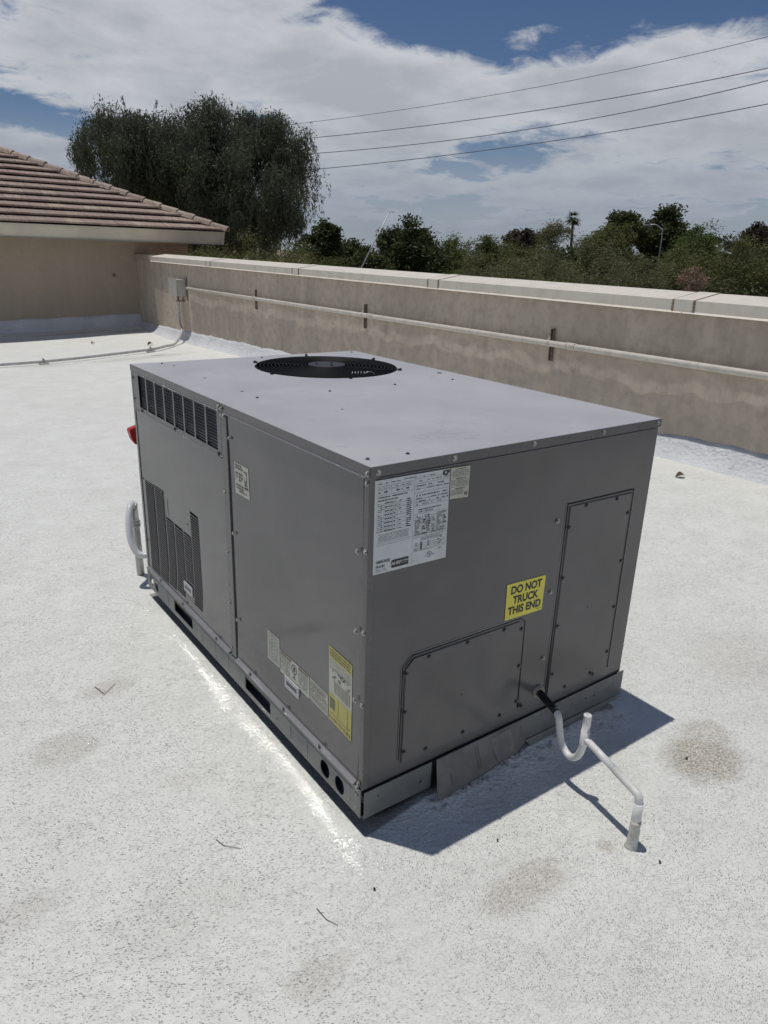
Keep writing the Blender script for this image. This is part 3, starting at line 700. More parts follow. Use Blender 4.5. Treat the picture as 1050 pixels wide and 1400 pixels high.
# upper coil opening
bm = B(); n = 8; y0, y1 = .905, 1.742; dw = (y1-y0)/n; hl = [rect(y0+dw*i+(.0065), .937, y0+dw*(i+1)-.0065, 1.076) for i in range(n)]
plate(bm, rect(.88, .922, 1.804, 1.081), hl, lambda u, v, d: Vector((d-.0035, u, v)), .0022)
ug = obj('upper_grille', bm, MUNIT, un)
bm = B()
for h in hl:
    z = .9415
    while z < 1.073:
        prism(bm, [(.0035, h[0][0]-.002, z), (.0045, h[0][0]-.002, z+.0028), (.009, h[0][0]-.002, z+.0040), (.009, h[0][0]-.002, z+.0028)], (0, h[1][0]-h[0][0]+.004, 0)); z += .0112
obj('coil_louvre', bm, MSLAT, ug)
bm = B(); box(bm, (.0092, .89, .925), (.0098, 1.79, 1.079)); obj('coil_backing', bm, MCOIL, ug)
# flanges
bm = B(); prism(bm, [(-.0065, 0, .917), (-.001, 0, .917), (-.001, 0, .9215), (-.0045, 0, .9215)], (0, .918, 0)); bmesh.ops.translate(bm, verts=bm.verts, vec=(0, .884, 0)); obj('panel_flange', bm, MTRIM, un)
for a, b_ in ((.03, .824), (.884, 1.81)):
    bm = B(); prism(bm, [(-.0150, a, .1575), (-.0150, a, .1595), (-.004, a, .166), (-.001, a, .169), (-.001, a, .1585)], (0, b_-a, 0)); obj('drip_flange', bm, MTRIM, un)
# lid
bm = B(); T = UT; ov = .003
fan_c = (.735, 1.415); FR = .315
plate(bm, rect(-ov, -ov-.002, UW+ov, UL+ov), [circ(fan_c[0], fan_c[1], FR, 72)], lambda u, v, d: Vector((u, v, T-d)), .0018)
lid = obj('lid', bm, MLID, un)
bm = B(); box(bm, (-ov-.0018, -ov-.0020, T-.0265), (-ov, UL+ov, T-.0006)); box(bm, (UW+ov, -ov-.002, T-.0265), (UW+ov+.0018, UL+ov, T-.0006)); box(bm, (-ov, -ov-.0045, T-.0265), (UW+ov, -ov-.0022, T-.0006)); box(bm, (-ov, UL+ov, T-.0265), (UW+ov, UL+ov+.002, T-.0006)); obj('lid_skirt', bm, MUNIT, lid)
bm = B(); prism(bm, [(-.0068, 0, T-.0325), (-.0068, 0, T-.0305), (-.003, 0, T-.0268), (-.0008, 0, T-.0268), (-.0008, 0, T-.0325)], (0, .826, 0)); bmesh.ops.translate(bm, verts=bm.verts, vec=(0, .012, 0)); obj('light_lip', bm, MTRIM, lid)
bm = B(); prism(bm, [(-.0068, 0, T-.0325), (-.0068, 0, T-.0305), (-.003, 0, T-.0268), (-.0008, 0, T-.0268), (-.0008, 0, T-.0325)], (0, .944, 0)); bmesh.ops.translate(bm, verts=bm.verts, vec=(0, .872, 0)); obj('light_lip', bm, MTRIM, lid)
bm = B(); prism(bm, [(.03, -.0070, T-.0320), (.03, -.0070, T-.0308), (.03, -.0020, T-.0280), (.03, -.0020, T-.0320)], (UW-.05, 0, 0)); obj('end_lip', bm, MTRIM, lid)
# fan, shroud, guard
bm = B()
for k in range(72):
    a, b_ = 2*math.pi*k/72, 2*math.pi*(k+1)/72
    P = lambda t, r, z: bm.verts.new((fan_c[0]+r*math.cos(t), fan_c[1]+r*math.sin(t), z))
    bm.faces.new((P(b_, FR+.0005, T-.002), P(a, FR+.0005, T-.002), P(a, FR-.008, T-.16), P(b_, FR-.008, T-.16)))
box(bm, (fan_c[0]-.42, fan_c[1]-.40, T-.45), (fan_c[0]+.40, fan_c[1]+.40, T-.448)); obj('fan_shroud', bm, MVOID, un)
bm = B()
for k in range(4):
    a = k*math.pi/2+.4; rows = []
    for r in (.07, .14, .21, .285):
        w0 = .30+.35*(r/.3); row = []
        for s in (-1, -.33, .33, 1):
            t = a+s*w0*.75; row.append(bm.verts.new((fan_c[0]+r*math.cos(t), fan_c[1]+r*math.sin(t), T-.085+s*.025+.006*(1-s*s))))
        rows.append(row)
    for i in range(3):
        for j in range(3): bm.faces.new((rows[i][j], rows[i][j+1], rows[i+1][j+1], rows[i+1][j]))
tube(bm, [(fan_c[0], fan_c[1], T-.22), (fan_c[0], fan_c[1], T-.055)], .075, 24); obj('fan', bm, MBLADE, un)
bm = B()
def gzf(r): return T+.002+.006*(1-(r/.33)**2)
for r in [.095+.0165*i for i in range(14)]:
    n_ = 56; pts = [(fan_c[0]+r*math.cos(2*math.pi*k/n_), fan_c[1]+r*math.sin(2*math.pi*k/n_), gzf(r)) for k in range(n_+1)]; tube(bm, pts, .0019, 5, caps=False)
for k in range(6):
    a = k*math.pi/3+.28; tube(bm, [(fan_c[0]+r*math.cos(a), fan_c[1]+r*math.sin(a), gzf(r)-.004) for r in (.05, .2, .325)], .003, 6)
    tube(bm, [(fan_c[0]+.32*math.cos(a), fan_c[1]+.32*math.sin(a), T+.0005), (fan_c[0]+.335*math.cos(a), fan_c[1]+.335*math.sin(a), T+.006)], .006, 8)
gd = obj('fan_guard', bm, MBLACK, un)
bm = B(); tube(bm, [(fan_c[0], fan_c[1], gzf(0)-.004), (fan_c[0], fan_c[1], gzf(0)+.003)], .082, 32)
for k in range(3):
    a = k*2.1+.5; tube(bm, [(fan_c[0]+.045*math.cos(a), fan_c[1]+.045*math.sin(a), gzf(0)+.003), (fan_c[0]+.045*math.cos(a), fan_c[1]+.045*math.sin(a), gzf(0)+.007)], .006, 8)
obj('guard_hub', bm, MHUB, gd)
bm = B()
for i in range(5): tube(bm, [(.70+.012*i, 1.155-.004*i, T+.004), (.706+.012*i, 1.16-.004*i, T+.016)], .0022, 6)
tube(bm, curve([(.75, 1.14, T+.004), (.765, 1.135, T+.014), (.785, 1.128, T+.012), (.79, 1.12, T+.003)], 4), .002, 6); obj('wire_clip', bm, MSCREW, gd)
bm = B(); tube(bm, [(1.087, 1.054, T-.0005), (1.087, 1.054, T+.0008)], .012, 16); tube(bm, [(.146, 1.705, T-.0005), (.146, 1.705, T+.0008)], .006, 10); tube(bm, [(.139, 1.351, T-.0005), (.139, 1.351, T+.0008)], .0055, 10); tube(bm, [(.148, 1.031, T-.0005), (.148, 1.031, T+.0008)], .0055, 10); tube(bm, [(.30, .60, T-.0005), (.30, .60, T+.0008)], .004, 10)
obj('knockout_hole', bm, MVOID, lid)
# screws (shared mesh)
bm = B(); tube(bm, [(0, 0, 0), (0, 0, .0012)], .0082, 14); tube(bm, [(0, 0, .0012), (0, 0, .0052)], .0052, 6, radii=[.0054, .0046]); me = bpy.data.meshes.new('screw'); bm.to_mesh(me); bm.free(); me.materials.append(MSCREW)
me2 = me.copy(); me2.materials.clear(); me2.materials.append(MSCREWD)
UR = {'L': Matrix(((0, 0, -1), (0, 1, 0), (1, 0, 0))).to_4x4(), 'R': Matrix(((1, 0, 0), (0, 0, -1), (0, 1, 0))).to_4x4(), 'T': Matrix.Identity(4)}
def screw(face, pos, dark=False, sc=1.):
    o = bpy.data.objects.new('screw', me2 if dark else me); link(o, un)
    R_ = Matrix.Rotation(random.uniform(0, 1), 4, 'Z'); m_ = UR[face] @ R_ @ Matrix.Diagonal((sc, sc, sc, 1))
    o.matrix_local = Matrix.Translation(Vector(pos)-wpos(un)) @ m_
for y, z in ((.005, 1.09), (.005, 1.066)): screw('L', (-.0052, y, z))
for z in (.886, .657, .434): screw('L', (-.0049, .006, z)); screw('L', (-.0065, .040, z-.01 if z > .5 else z))
screw('L', (-.0065, .012, .172))
for z in (1.068, .800, .575, .376, .19): screw('L', (-.0049, .868, z), sc=.8)
for z in (1.002, .665, .33): screw('L', (-.0049, .812, z), sc=.8)
for y, z in ((.885, 1.094), (.862, 1.092), (.845, 1.070)): screw('L', (-.0062, y, z), sc=1.1)
for y in (.905, 1.32, 1.71): screw('L', (-.0055, y, .928), True, .9)
for z in (.965, 1.055, .60, .30): screw('L', (-.0045, 1.80, z), True, .7)
for y in (.22, .45, .70, 1.0, 1.35, 1.62): screw('L', (-.0115, y, .167), True, .85)
for y, z in ((.055, .135), (.055, .088), (.02, .125), (.02, .082), (.515, .09), (.03, .14)): screw('L', (-.0082, y, z), sc=.6)
for x, z in ((.018, 1.093), (.26, 1.096), (.555, 1.098), (.859, 1.096), (1.132, 1.096)): screw('R', (x, -.0077, z))
for x, z in ((.697, .837), (.702, .596), (.704, .356), (.709, .205)): screw('R', (x, -.0045, z), sc=.95)
for x, z in ((.134, .492), (.213, .522), (.359, .522), (.508, .520), (.584, .500), (.590, .366), (.594, .233), (.523, .206), (.367, .205), (.22, .206), (.137, .230), (.135, .366)): screw('R', (x, -.0067, z), True, 1.0)
for x, z in ((.752, .806), (.753, .634), (.755, .46), (.758, .278), (.832, .203), (.823, .866), (.975, .862), (1.044, .801), (1.046, .627), (1.046, .452), (1.045, .274), (.979, .203), (.965, .212), (.62, .205)): screw('R', (x, -.0067, z), True, .95)
screw('L', (-.012, .012, .160), sc=1.1)
for x, y in ((.142, .896), (.432, .892), (.734, .900), (1.025, .895), (1.205-.1, 1.78), (.15, .05), (.031, .058), (.6, 1.78), (.12, 1.78), (.85, 1.80)): screw('T', (x, y, T), True, .75)
bm = B(); tube(bm, [(.349, -.0070, .348), (.349, -.0058, .348)], .0028, 8); tube(bm, [(.898, -.0070, .491), (.898, -.0058, .491)], .0028, 8); obj('pin_hole', bm, MVOID, un)

# ------------------------------------------------------------------ labels
def text_into(bm, body, size, to_world, bold=0., mi=0, align='CENTER', spacing=1.):
    cu_ = bpy.data.curves.new('t', 'FONT'); cu_.body = body; cu_.size = size; cu_.align_x = align; cu_.align_y = 'CENTER'; cu_.offset = bold; cu_.space_character = spacing
    o = bpy.data.objects.new('t', cu_); COL.objects.link(o); dg = bpy.context.evaluated_depsgraph_get(); dg.update()
    me_ = bpy.data.meshes.new_from_object(o.evaluated_get(dg)); n0 = len(bm.verts); nf = len(bm.faces)
    bm.from_mesh(me_); bm.verts.ensure_lookup_table(); bm.faces.ensure_lookup_table()
    for v in bm.verts[n0:]: v.co = to_world(v.co.x, v.co.y)
    for f in bm.faces[nf:]: f.material_index = mi
    bpy.data.objects.remove(o); bpy.data.curves.remove(cu_); bpy.data.meshes.remove(me_)
def q2(bm, f, a, b_, c, d, mi=0):
    fc = bm.faces.new([bm.verts.new(f(*p)) for p in rect(a, b_, c, d)]); fc.material_index = mi
def words(bm, f, u0, u1, v, h, mi=0, dens=.75):
    """rows of tiny unreadable print"""
    u = u0
    while u < u1-h:
        l = random.uniform(.6, 3.4)*h; l = min(l, u1-u)
        if random.random() < dens: q2(bm, f, u, v-h/2, u+l, v+h/2, mi)
        u += l+h*random.uniform(.3, .8)
RF = -.0052
def fR(e=0.): return lambda u, v: Vector((u, RF-e, v))
def ribR(u, v): return Vector((u, RF, v))
def label_plate(name, pts, f, m, label=None, th=.0003):
    bm = B(); a = [bm.verts.new(f(0)(u, v)) for u, v in pts]; bm.faces.new(a); return obj(name, bm, m, un, label=label)
# rating plate
lp = label_plate('rating_label', [(.011, .822), (.252, .818), (.249, 1.070), (.011, 1.072)], fR, MWHITE, 'large white specification label at the upper left of the near end')
f1 = fR(.0005)
bm = B()
def hl_(u0, u1, v, w_=.0007, mi=1): q2(bm, f1, u0, v-w_/2, u1, v+w_/2, mi)
def vl_(u, v0, v1, w_=.0006, mi=1): q2(bm, f1, u-w_/2, v0, u+w_/2, v1, mi)
words(bm, f1, .02, .09, 1.062, .0022); words(bm, f1, .10, .15, 1.064, .0018); words(bm, f1, .16, .20, 1.062, .002); words(bm, f1, .02, .115, 1.026, .0028, 0, .95); words(bm, f1, .02, .085, 1.018, .0028, 0, .95)
for v in (1.055, 1.046, 1.032, .935, .905, .8995): hl_(.018, .128, v)
for u in (.045, .062, .078, .098, .115): vl_(u, 1.034, 1.055)
words(bm, f1, .02, .125, 1.050, .0020, 1); words(bm, f1, .022, .124, 1.039, .0032, 0, .5)
for i in range(15):
    v = 1.010-i*.0052; words(bm, f1, .020, .030, v, .0021, 1, .8); words(bm, f1, .032, .036, v, .0024, 0, .7)
    if i % 2 == 0: words(bm, f1, .042, .066, v, .0030, 0, .95); words(bm, f1, .070, .078, v, .0026, 0, .9); words(bm, f1, .086, .094, v, .0024, 0, .7)
    else: hl_(.040, .110, v)
    words(bm, f1, .112, .126, v, .0028, 0, .9)
for u in (.031, .039, .068, .082, .110): vl_(u, .935, 1.012)
for i in range(6): words(bm, f1, .024, .120, .928-i*.0036, .0014, 1, .95)
vl_(.1335, .822, 1.070)
for v in (1.058, 1.045, 1.030, 1.020, 1.002, .993, .984, .962, .9045, .8965): hl_(.136, .246, v)
for i, v in enumerate((1.051, 1.038, 1.030, 1.012, 1.004, .996, .988)): words(bm, f1, .140, .246, v, .0028, 0 if i % 2 else 1, .6)
words(bm, f1, .150, .225, .973, .0028, 0, .98); words(bm, f1, .150, .20, .967, .0026, 0, .98)
for i in range(9):
    v = .955-i*.0062; hl_(.138, .246, v-.0031)
    for u in (.140, .150, .165, .172, .182, .198, .214, .226, .236): words(bm, f1, u, u+.009, v, .0032, 0 if u in (.165, .182, .236) else 1, .75)
for u in (.148, .163, .180, .196, .212, .224, .234): vl_(u, .8965, .958)
for i in range(3): words(bm, f1, .160, .235, .893-i*.0034, .0014, 1, .95)
for i in range(4):
    v = .880-i*.0055; words(bm, f1, .140, .152, v, .0018, 1); words(bm, f1, .160, .167, v, .0034, 0, .9); words(bm, f1, .185, .191, v, .0026, 0, .6); words(bm, f1, .215, .232, v+.004, .0022, 0, .5); hl_(.138, .246, v-.003)
words(bm, f1, .14, .20, .858, .0014, 1)
# barcodes and foot print
for (a, b_, v0, v1) in ((.020, .062, .838+.012, .846+.012), (.020, .046, .838, .845)):
    u = a
    while u < b_: l = random.uniform(.0006, .0018); q2(bm, f1, u, v0, u+l, v1, 1 if random.random() < .5 else 0); u += l+random.uniform(.0004, .0012)
words(bm, f1, .02, .05, .833, .0018, 1); words(bm, f1, .02, .055, .828, .0018, 1); words(bm, f1, .137, .16, .832, .0014, 1)
# black rounded badge
a, b_, c, d, r_ = .068, .829, .124, .851, .004
pts = []
for (cx, cy, s) in ((c-r_, d-r_, 0), (a+r_, d-r_, 1), (a+r_, b_+r_, 2), (c-r_, b_+r_, 3)):
    pts += [(cx+r_*math.cos(math.pi/2*(s+k/4)), cy+r_*math.sin(math.pi/2*(s+k/4))) for k in range(5)]
bm.faces.new([bm.verts.new(f1(*p)) for p in pts]).material_index = 0
f2 = fR(.0009)
text_into(bm, 'AHRI', .0125, lambda u, v: f2(u+.0825, v+.8405), .0003, 2); text_into(bm, 'CERTIFIED', .0072, lambda u, v: f2(u+.1075, v+.8425), .0001, 2); words(bm, f2, .092, .121, .8365, .0010, 2)
# black brand mark and UL mark
text_into(bm, 'ICP', .0175, lambda u, v: f1(u+.236, v+1.060), .0010, 0, spacing=.82)
cc = (.193, .8415)
for k in range(24):
    t0, t1 = 2*math.pi*k/24, 2*math.pi*(k+1)/24
    bm.faces.new([bm.verts.new(f1(cc[0]+r*math.cos(t), cc[1]+r*math.sin(t))) for r, t in ((.0085, t0), (.0085, t1), (.0073, t1), (.0073, t0))]).material_index = 0
text_into(bm, 'U', .0085, lambda u, v: f1(u+cc[0]-.0022, v+cc[1]+.0018), .0002, 0); text_into(bm, 'L', .0085, lambda u, v: f1(u+cc[0]+.0022, v+cc[1]-.0020), .0002, 0)
text_into(bm, 'c', .007, lambda u, v: f1(u+cc[0]-.012, v+cc[1]-.003), .0001, 0); text_into(bm, 'us', .006, lambda u, v: f1(u+cc[0]+.0135, v+cc[1]-.002), .0001, 0)
words(bm, f1, .222, .234, .853, .0020, 1, 1); words(bm, f1, .224, .232, .850, .0016, 1, 1)
obj('print', bm, [MINK, MINKG, MWHITE], lp)
lp2 = label_plate('warning_label', [(.2535, .984), (.318, .980), (.3195, 1.068), (.2515, 1.070)], fR, MBEIGE, 'small beige label joined to the right of the white one')
bm = B()
for v in (1.064, 1.038, 1.010): words(bm, f1, .27, .305, v, .0022, 0, 1)
for i in range(22):
    v = 1.059-i*.0031
    if min(abs(v-1.038), abs(v-1.010)) > .003: words(bm, f1, .256, .316 if i < 17 else .300, v, .0014, 1, .9)
for k in range(16):
    t0, t1 = 2*math.pi*k/16, 2*math.pi*(k+1)/16; bm.faces.new([bm.verts.new(f1(.309+r*math.cos(t), .9925+r*math.sin(t))) for r, t in ((.0055, t0), (.0055, t1), (.004, t1), (.004, t0))]).material_index = 0
q2(bm, f1, .306, .991, .312, .994, 0); obj('print', bm, [MINK, MINKG], lp2)
# DO NOT TRUCK THIS END
RFy = fR
ly = label_plate('yellow_label', [(.506, .550), (.669, .545), (.671, .664), (.503, .671)], fR, MYEL, 'yellow label reading DO NOT TRUCK THIS END')
bm = B()
sk = lambda u, v: f1(.588+u, .610+v-.022*0-u*.035)
for i, s in enumerate(('DO NOT', 'TRUCK', 'THIS END')): text_into(bm, s, .0355, lambda u, v, i=i: sk(u*.93, v+.0335-.0345*i), .0014, 0)
words(bm, sk, .055, .075, -.0535, .0016, 0, 1); obj('print', bm, MINK, ly)

# left-side labels; u runs to the viewer's right (towards -y)
def fLn(panel='s'):
    def mk(e=0.):
        def g(u, v):
            y = -u
            return Vector((-.001+bow(y, v, ya, yb, .166, 1.074, .046)-.0012-e, y, v))
        return g
    return mk
fl0 = fLn(); g1 = fl0(.0006)
def plateL(name, pts, m, label=None, parent=un):
    bm = B(); us_ = lin(min(p[0] for p in pts), max(p[0] for p in pts), 6); vs_ = lin(min(p[1] for p in pts), max(p[1] for p in pts), 6)
    bm = grid_sheet(us_, vs_, fl0(0)); return obj(name, bm, m, parent, label=label)
s1 = plateL('warning_label', [(-.790, .820), (-.687, .928)], MBEIGE, 'small beige warning label near the top of the service panel')
bm = B()
for v, h in ((.920, .006), (.911, .006), (.893, .007), (.882, .007), (.871, .0065), (.852, .006), (.842, .006), (.833, .0065)):
    words(bm, g1, -.783, -.728 if v > .84 else -.70, v, h, 1, .95)
for k in range(9):
    t0, t1 = -math.pi*.9+math.pi*1.25*k/9, -math.pi*.9+math.pi*1.25*(k+1)/9; bm.faces.new([bm.verts.new(g1(-.710+r*math.cos(t)*.75, .890+r*math.sin(t)*1.5)) for r, t in ((.0145, t0), (.0145, t1), (.0095, t1), (.0095, t0))]).material_index = 0
q2(bm, g1, -.722, .907, -.696, .911, 0); q2(bm, g1, -.718, .862, -.700, .868, 0); q2(bm, g1, -.722, .850, -.694, .857, 0); obj('print', bm, [MINK, MINKB], s1)
s2 = plateL('warning_label', [(-.597, .279), (-.516, .388)], MBEIGE, 'beige label at the left of the row near the panel foot')
bm = B()
for i in range(24): words(bm, g1, -.590, -.522, .382-i*.0042, .0022, 0, .75)
obj('print', bm, MINKG, s2)
s3 = plateL('warning_label', [(-.511, .272), (-.321, .352)], MBEIGE, 'wide beige label with round pictogram in the row near the panel foot')
bm = B()
q2(bm, g1, -.508, .342, -.435, .349, 1); q2(bm, g1, -.390, .342, -.325, .349, 1)
for i in range(14): words(bm, g1, -.506, -.445, .337-i*.0042, .002, 2, .8); words(bm, g1, -.392, -.326, .337-i*.0042, .002, 2, .8)
for k in range(20):
    t0, t1 = 2*math.pi*k/20, 2*math.pi*(k+1)/20
    bm.faces.new([bm.verts.new(g1(-.418+r*math.cos(t), .324+r*math.sin(t))) for r, t in ((.018, t0), (.018, t1), (.0145, t1), (.0145, t0))]).material_index = 0
q2(bm, g1, -.424, .316, -.412, .332, 0); q2(bm, g1, -.421, .295, -.415, .302, 0); q2(bm, g1, -.430, .290, -.406, .293, 0); obj('print', bm, [MINK, MRUST, MINKG], s3)
s4 = plateL('warning_label', [(-.317, .276), (-.204, .352)], MBEIGE, 'beige label with heavy brown lines beside the yellow one')
bm = B()
for i in range(9): words(bm, g1, -.313, -.208, .346-i*.0078, .0040 if i in (1, 2, 4, 7) else .0026, 0, .96)
obj('print', bm, MINKB, s4)
s5 = plateL('notice_label', [(-.197, .276), (-.066, .525)], MBEIGE, 'tall yellow and beige notice at the right of the service panel')
g1b = fl0(.0004); n_ = 6
for (u0, u1, v0, v1) in ((-.197, -.066, .490, .525), (-.197, -.066, .276, .372)):
    obj('yellow_band', grid_sheet(lin(u0, u1, n_), lin(v0, v1, 4), g1b), MYEL2, s5)
bm = B(); g2 = fl0(.0009)
for v in (.517, .508, .499): words(bm, g2, -.190, -.072, v, .0036, 0, 1)
for i in range(4): words(bm, g2, -.190, -.072, .484-i*.007, .0016, 1, .95)
q2(bm, g2, -.190, .4565, -.072, .458, 0)
for k in range(26):
    u, v = random.uniform(-.185, -.078), random.uniform(.425, .455); q2(bm, g2, u, v, u+random.uniform(.003, .010), v+random.uniform(.002, .006), random.choice((0, 1)))
for k in range(12):
    u = -.165+k*.0078; q2(bm, g2, u, .380+random.uniform(0, .006), u+.0022, .425, 1)
q2(bm, g2, -.190, .322, -.160, .358, 2); q2(bm, g2, -.142, .310, -.140, .366, 1); q2(bm, g2, -.088, .302, -.086, .366, 1); q2(bm, g2, -.190, .3035, -.086, .305, 1)
text_into(bm, 'FLUSH TO CURB', .0165, lambda u, v: g2(-.131+u, .288+v), .0002, 1)
q2(bm, g2, -.081, .304, -.076, .309, 0); obj('print', bm, [MINK, MINKB, mat('label_olive', (.17, .165, .10), .6)], s5)
def badge(y, z, x):
    bm = B(); plate(bm, rect(y-.047, z-.021, y+.047, z+.021), [rect(y-.034, z-.009, y+.034, z+.009)], lambda u, v, d: Vector((x+d, u, v)), .004)
    b0 = obj('nameplate', bm, MPLATE, un); bm = B(); q = .0335
    prism(bm, [(x+.0015, y-q, z-.0085), (x+.0015, y+q, z-.0085), (x+.0015, y+q, z+.0085), (x+.0015, y-q, z+.0085)], (.001, 0, 0)); obj('nameplate_insert', bm, mat('badge_dark', (.035, .04, .06), .3), b0)
badge(.426, .256, bow(.426, .256, ya, yb, .166, 1.074, .046)-.0058); badge(1.305, .250, bow(1.305, .25, .88, 1.804, .166, .914, .046)-.0085)
bs_ = bow(1.50, .55, .88, 1.804, .166, .914, .046); bm = B(); prism(bm, [(bs_-.0025, 1.50, .50), (bs_-.0025, 1.503, .60), (bs_-.0025, 1.5065, .55)], (-.0003, 0, 0)); tube(bm, [(bs_-.0020, 1.28, .545), (bs_-.0028, 1.28, .545)], .004, 8); obj('scratch', bm, MSCREWD, cp)

# disconnect switch on the far end of the unit
bm = B(); box(bm, (.09, UL+.004, .60), (.28, UL+.10, .90), 0, .005); ds = obj('disconnect_switch', bm, MUNIT, un, label='disconnect switch box with a red handle on the far end')
bm = B(); prism(bm, [(-.008, UL+.13, .80), (.040, UL+.13, .815), (.053, UL+.13, .79), (.047, UL+.13, .735), (.020, UL+.13, .725), (.003, UL+.13, .75)], (0, -.045, 0)); bmesh.ops.bevel(bm, geom=list(bm.edges), offset=.004, segments=2, affect='EDGES'); obj('handle', bm, MRED, ds)
bm = B(); tube(bm, [(.04, UL+.10, .745), (.11, UL+.09, .73)], .012, 10); obj('handle_shaft', bm, MBLACK, ds)

# ------------------------------------------------------------------ condensate drain at the near end
dr = thing('condensate_drain', 'white plastic drain pipe with trap loop running from the unit into the roof', 'pipe', (.62, -.474, 0))
bm = B(); tube(bm, [(.70, .003, .232), (.699, -.010, .232)], .022, 24); tube(bm, [(.70, -.010, .232), (.699, -.014, .232)], .0185, 24); obj('bushing', bm, MRING, dr)
bm = B(); tube(bm, fillet([(.699, -.005, .231), (.682, -.075, .226), (.676, -.108, .218)], .02), .0125, 14); obj('insulation', bm, MINSUL, dr)
trap = curve([(.679, -.096, .224), (.676, -.118, .206), (.6735, -.130, .168), (.670, -.148, .128), (.6650, -.186, .106), (.6605, -.219, .128), (.6575, -.236, .175), (.6572, -.239, .22)], 9)
bm = B(); tube(bm, trap, .0113, 18); obj('trap', bm, MPVC, dr)
bm = B(); c_ = (.657, -.239); prof_ = [(.188, .0135), (.2385, .0138), (.239, .0122), (.292, .0122), (.2925, .0128), (.2935, .0125), (.2936, .0096), (.24, .0096)]
tube(bm, [(c_[0], c_[1], z) for z, _ in prof_], 0, 20, radii=[r for _, r in prof_], caps=False); obj('cleanout_tee', bm, MPVC, dr)
bm = B(); tube(bm, [(c_[0], c_[1], .241), (c_[0], c_[1], .242)], .0095, 16); obj('tee_interior', bm, MVOID, dr)
arm = [(.657, -.244, .209), (.6545, -.258, .208), (.638, -.366, .190)]
bm = B(); tube(bm, [(.657, -.240, .211), (.6365, -.372, .191)], .0112, 18); tube(bm, [(.6365, -.372, .191), (.6355, -.376, .1905)], .0122, 18)
pp = fillet([(.6365, -.374, .1905), (.622, -.468, .175), (.6205, -.474, .10)], .009, 6); tube(bm, pp, .0118, 18); obj('arm', bm, MPVC, dr)
bm = B(); zs3 = [.150, .149, .132, .085, .0845, .083]; tube(bm, [(.6210, -.472, .152), (.6210, -.472, .075)], .0136, 18); obj('elbow_socket', bm, MPVC, dr)
bm = B(); rad = []; pts = []
for k in range(14):
    t = k/13; pts.append((.621+.0005*math.sin(k*2.3), -.473+.0005*math.cos(k*1.9), .092-.098*t)); rad.append(.0150+.0006*math.sin(k*1.7)+(.005 if k == 13 else .0018*t*t))
tube(bm, pts, 0, 20, radii=rad); obj('coated_riser', bm, MCRUST, dr)

# conduit looping into the far end of the unit
lw = thing('electrical_whip', 'white conduit stub and looping flexible whip behind the far left corner of the unit', 'conduit', (.04, 2.1, 0))
bm = B(); tube(bm, [(.040, 2.10, -.02), (.034, 2.10, .375)], .019, 16); tube(bm, [(.0365, 2.10, .262), (.0362, 2.10, .278)], .0235, 16); tube(bm, [(.0363, 2.10, .285), (.0361, 2.10, .293)], .0225, 16); obj('stub', bm, MGALV, lw)
bm = B(); tube(bm, curve([(.034, 2.10, .372), (.022, 2.09, .384), (.002, 2.06, .372), (-.020, 2.02, .310), (-.026, 1.985, .235), (-.008, 1.955, .178), (.035, 1.93, .168), (.085, 1.90, .190), (.12, 1.85, .21), (.13, 1.815, .215)], 8), .0160, 16); obj('whip', bm, mat('whip_white', (.62, .63, .63), .35), lw)
bm = B(); tube(bm, [(.033, 2.10, .372), (.026, 2.094, .384)], .0225, 16); obj('fitting', bm, MGALV, lw)

# ------------------------------------------------------------------ litter on the roof
def on_roof(px, py):
    d = cf+(px-525)/FPX*cr-(py-700)/FPX*cu; t = -CAM.z/d.z
    for _ in range(6): p = CAM+d*t; t = (gz(p.x, p.y)-CAM.z)/d.z
    p = CAM+d*t; return Vector((p.x, p.y, gz(p.x, p.y)))
def twig(pts, label, r=.0011):
    P = [on_roof(*p)+Vector((0, 0, r*.9+.002)) for p in pts]; bm = B(); tube(bm, P, r, 6, radii=[r*(1-.45*i/(len(P)-1)) for i in range(len(P))])
    o = obj('twig', bm, MTWIG, origin=P[0]); tag(o, label, 'twig')
twig([(296, 1149), (306, 1157), (329, 1161)], 'short bent dark twig on the white coating left of the unit')
twig([(433, 1243), (446, 1258), (462, 1266)], 'thin brown twig low in the middle of the white roof')
twig([(130, 940), (143, 950), (158, 935)], 'small dry twig beside the brown stain at the left', .0015)
def leaf(px, py, s, label, rot=0, name='dry_leaf', cat='leaf', m=MLEAFD):
    p = on_roof(px, py); bm = B(); n_ = 7; L_, R_ = [], []
    for k in range(n_):
        t = k/(n_-1); wd = s*.36*math.sin(math.pi*min(.97, t*.9+.05))+.0006; c = Vector((math.cos(rot), math.sin(rot), 0)); q = Vector((-c.y, c.x, 0)); ce = p+c*s*(t-.5)+Vector((0, 0, .004+s*.22*math.sin(t*3)))
        L_.append(bm.verts.new(ce+q*wd+Vector((0, 0, wd*.7)))); R_.append(bm.verts.new(ce-q*wd*.9+Vector((0, 0, wd*.2))))
    for k in range(n_-1): bm.faces.new((L_[k], R_[k], R_[k+1], L_[k+1]))
    bmesh.ops.solidify(bm, geom=bm.faces, thickness=.0012); o = obj(name, bm, m, origin=p); tag(o, label, cat)
leaf(930, 653, .075, 'curled dry leaf on the white roof right of the unit near the parapet', -.6)
leaf(206, 472, .13, 'clump of rusty brown debris beside the roof conduit clamp', .2, 'debris_clump', 'debris', MTWIG)
leaf(938, 1038, .012, 'tiny dark seed on the brown stain at the right', 1.2, 'seed_pod', 'seed pod', MVOID)
leaf(512, 1217, .008, 'tiny dark speck on the roof below the near corner of the unit', .4, 'seed_pod', 'seed pod', MVOID)
leaf(902, 1180, .009, 'small dark seed on the roof right of the drain riser', .1, 'seed_pod', 'seed pod', MTWIG)
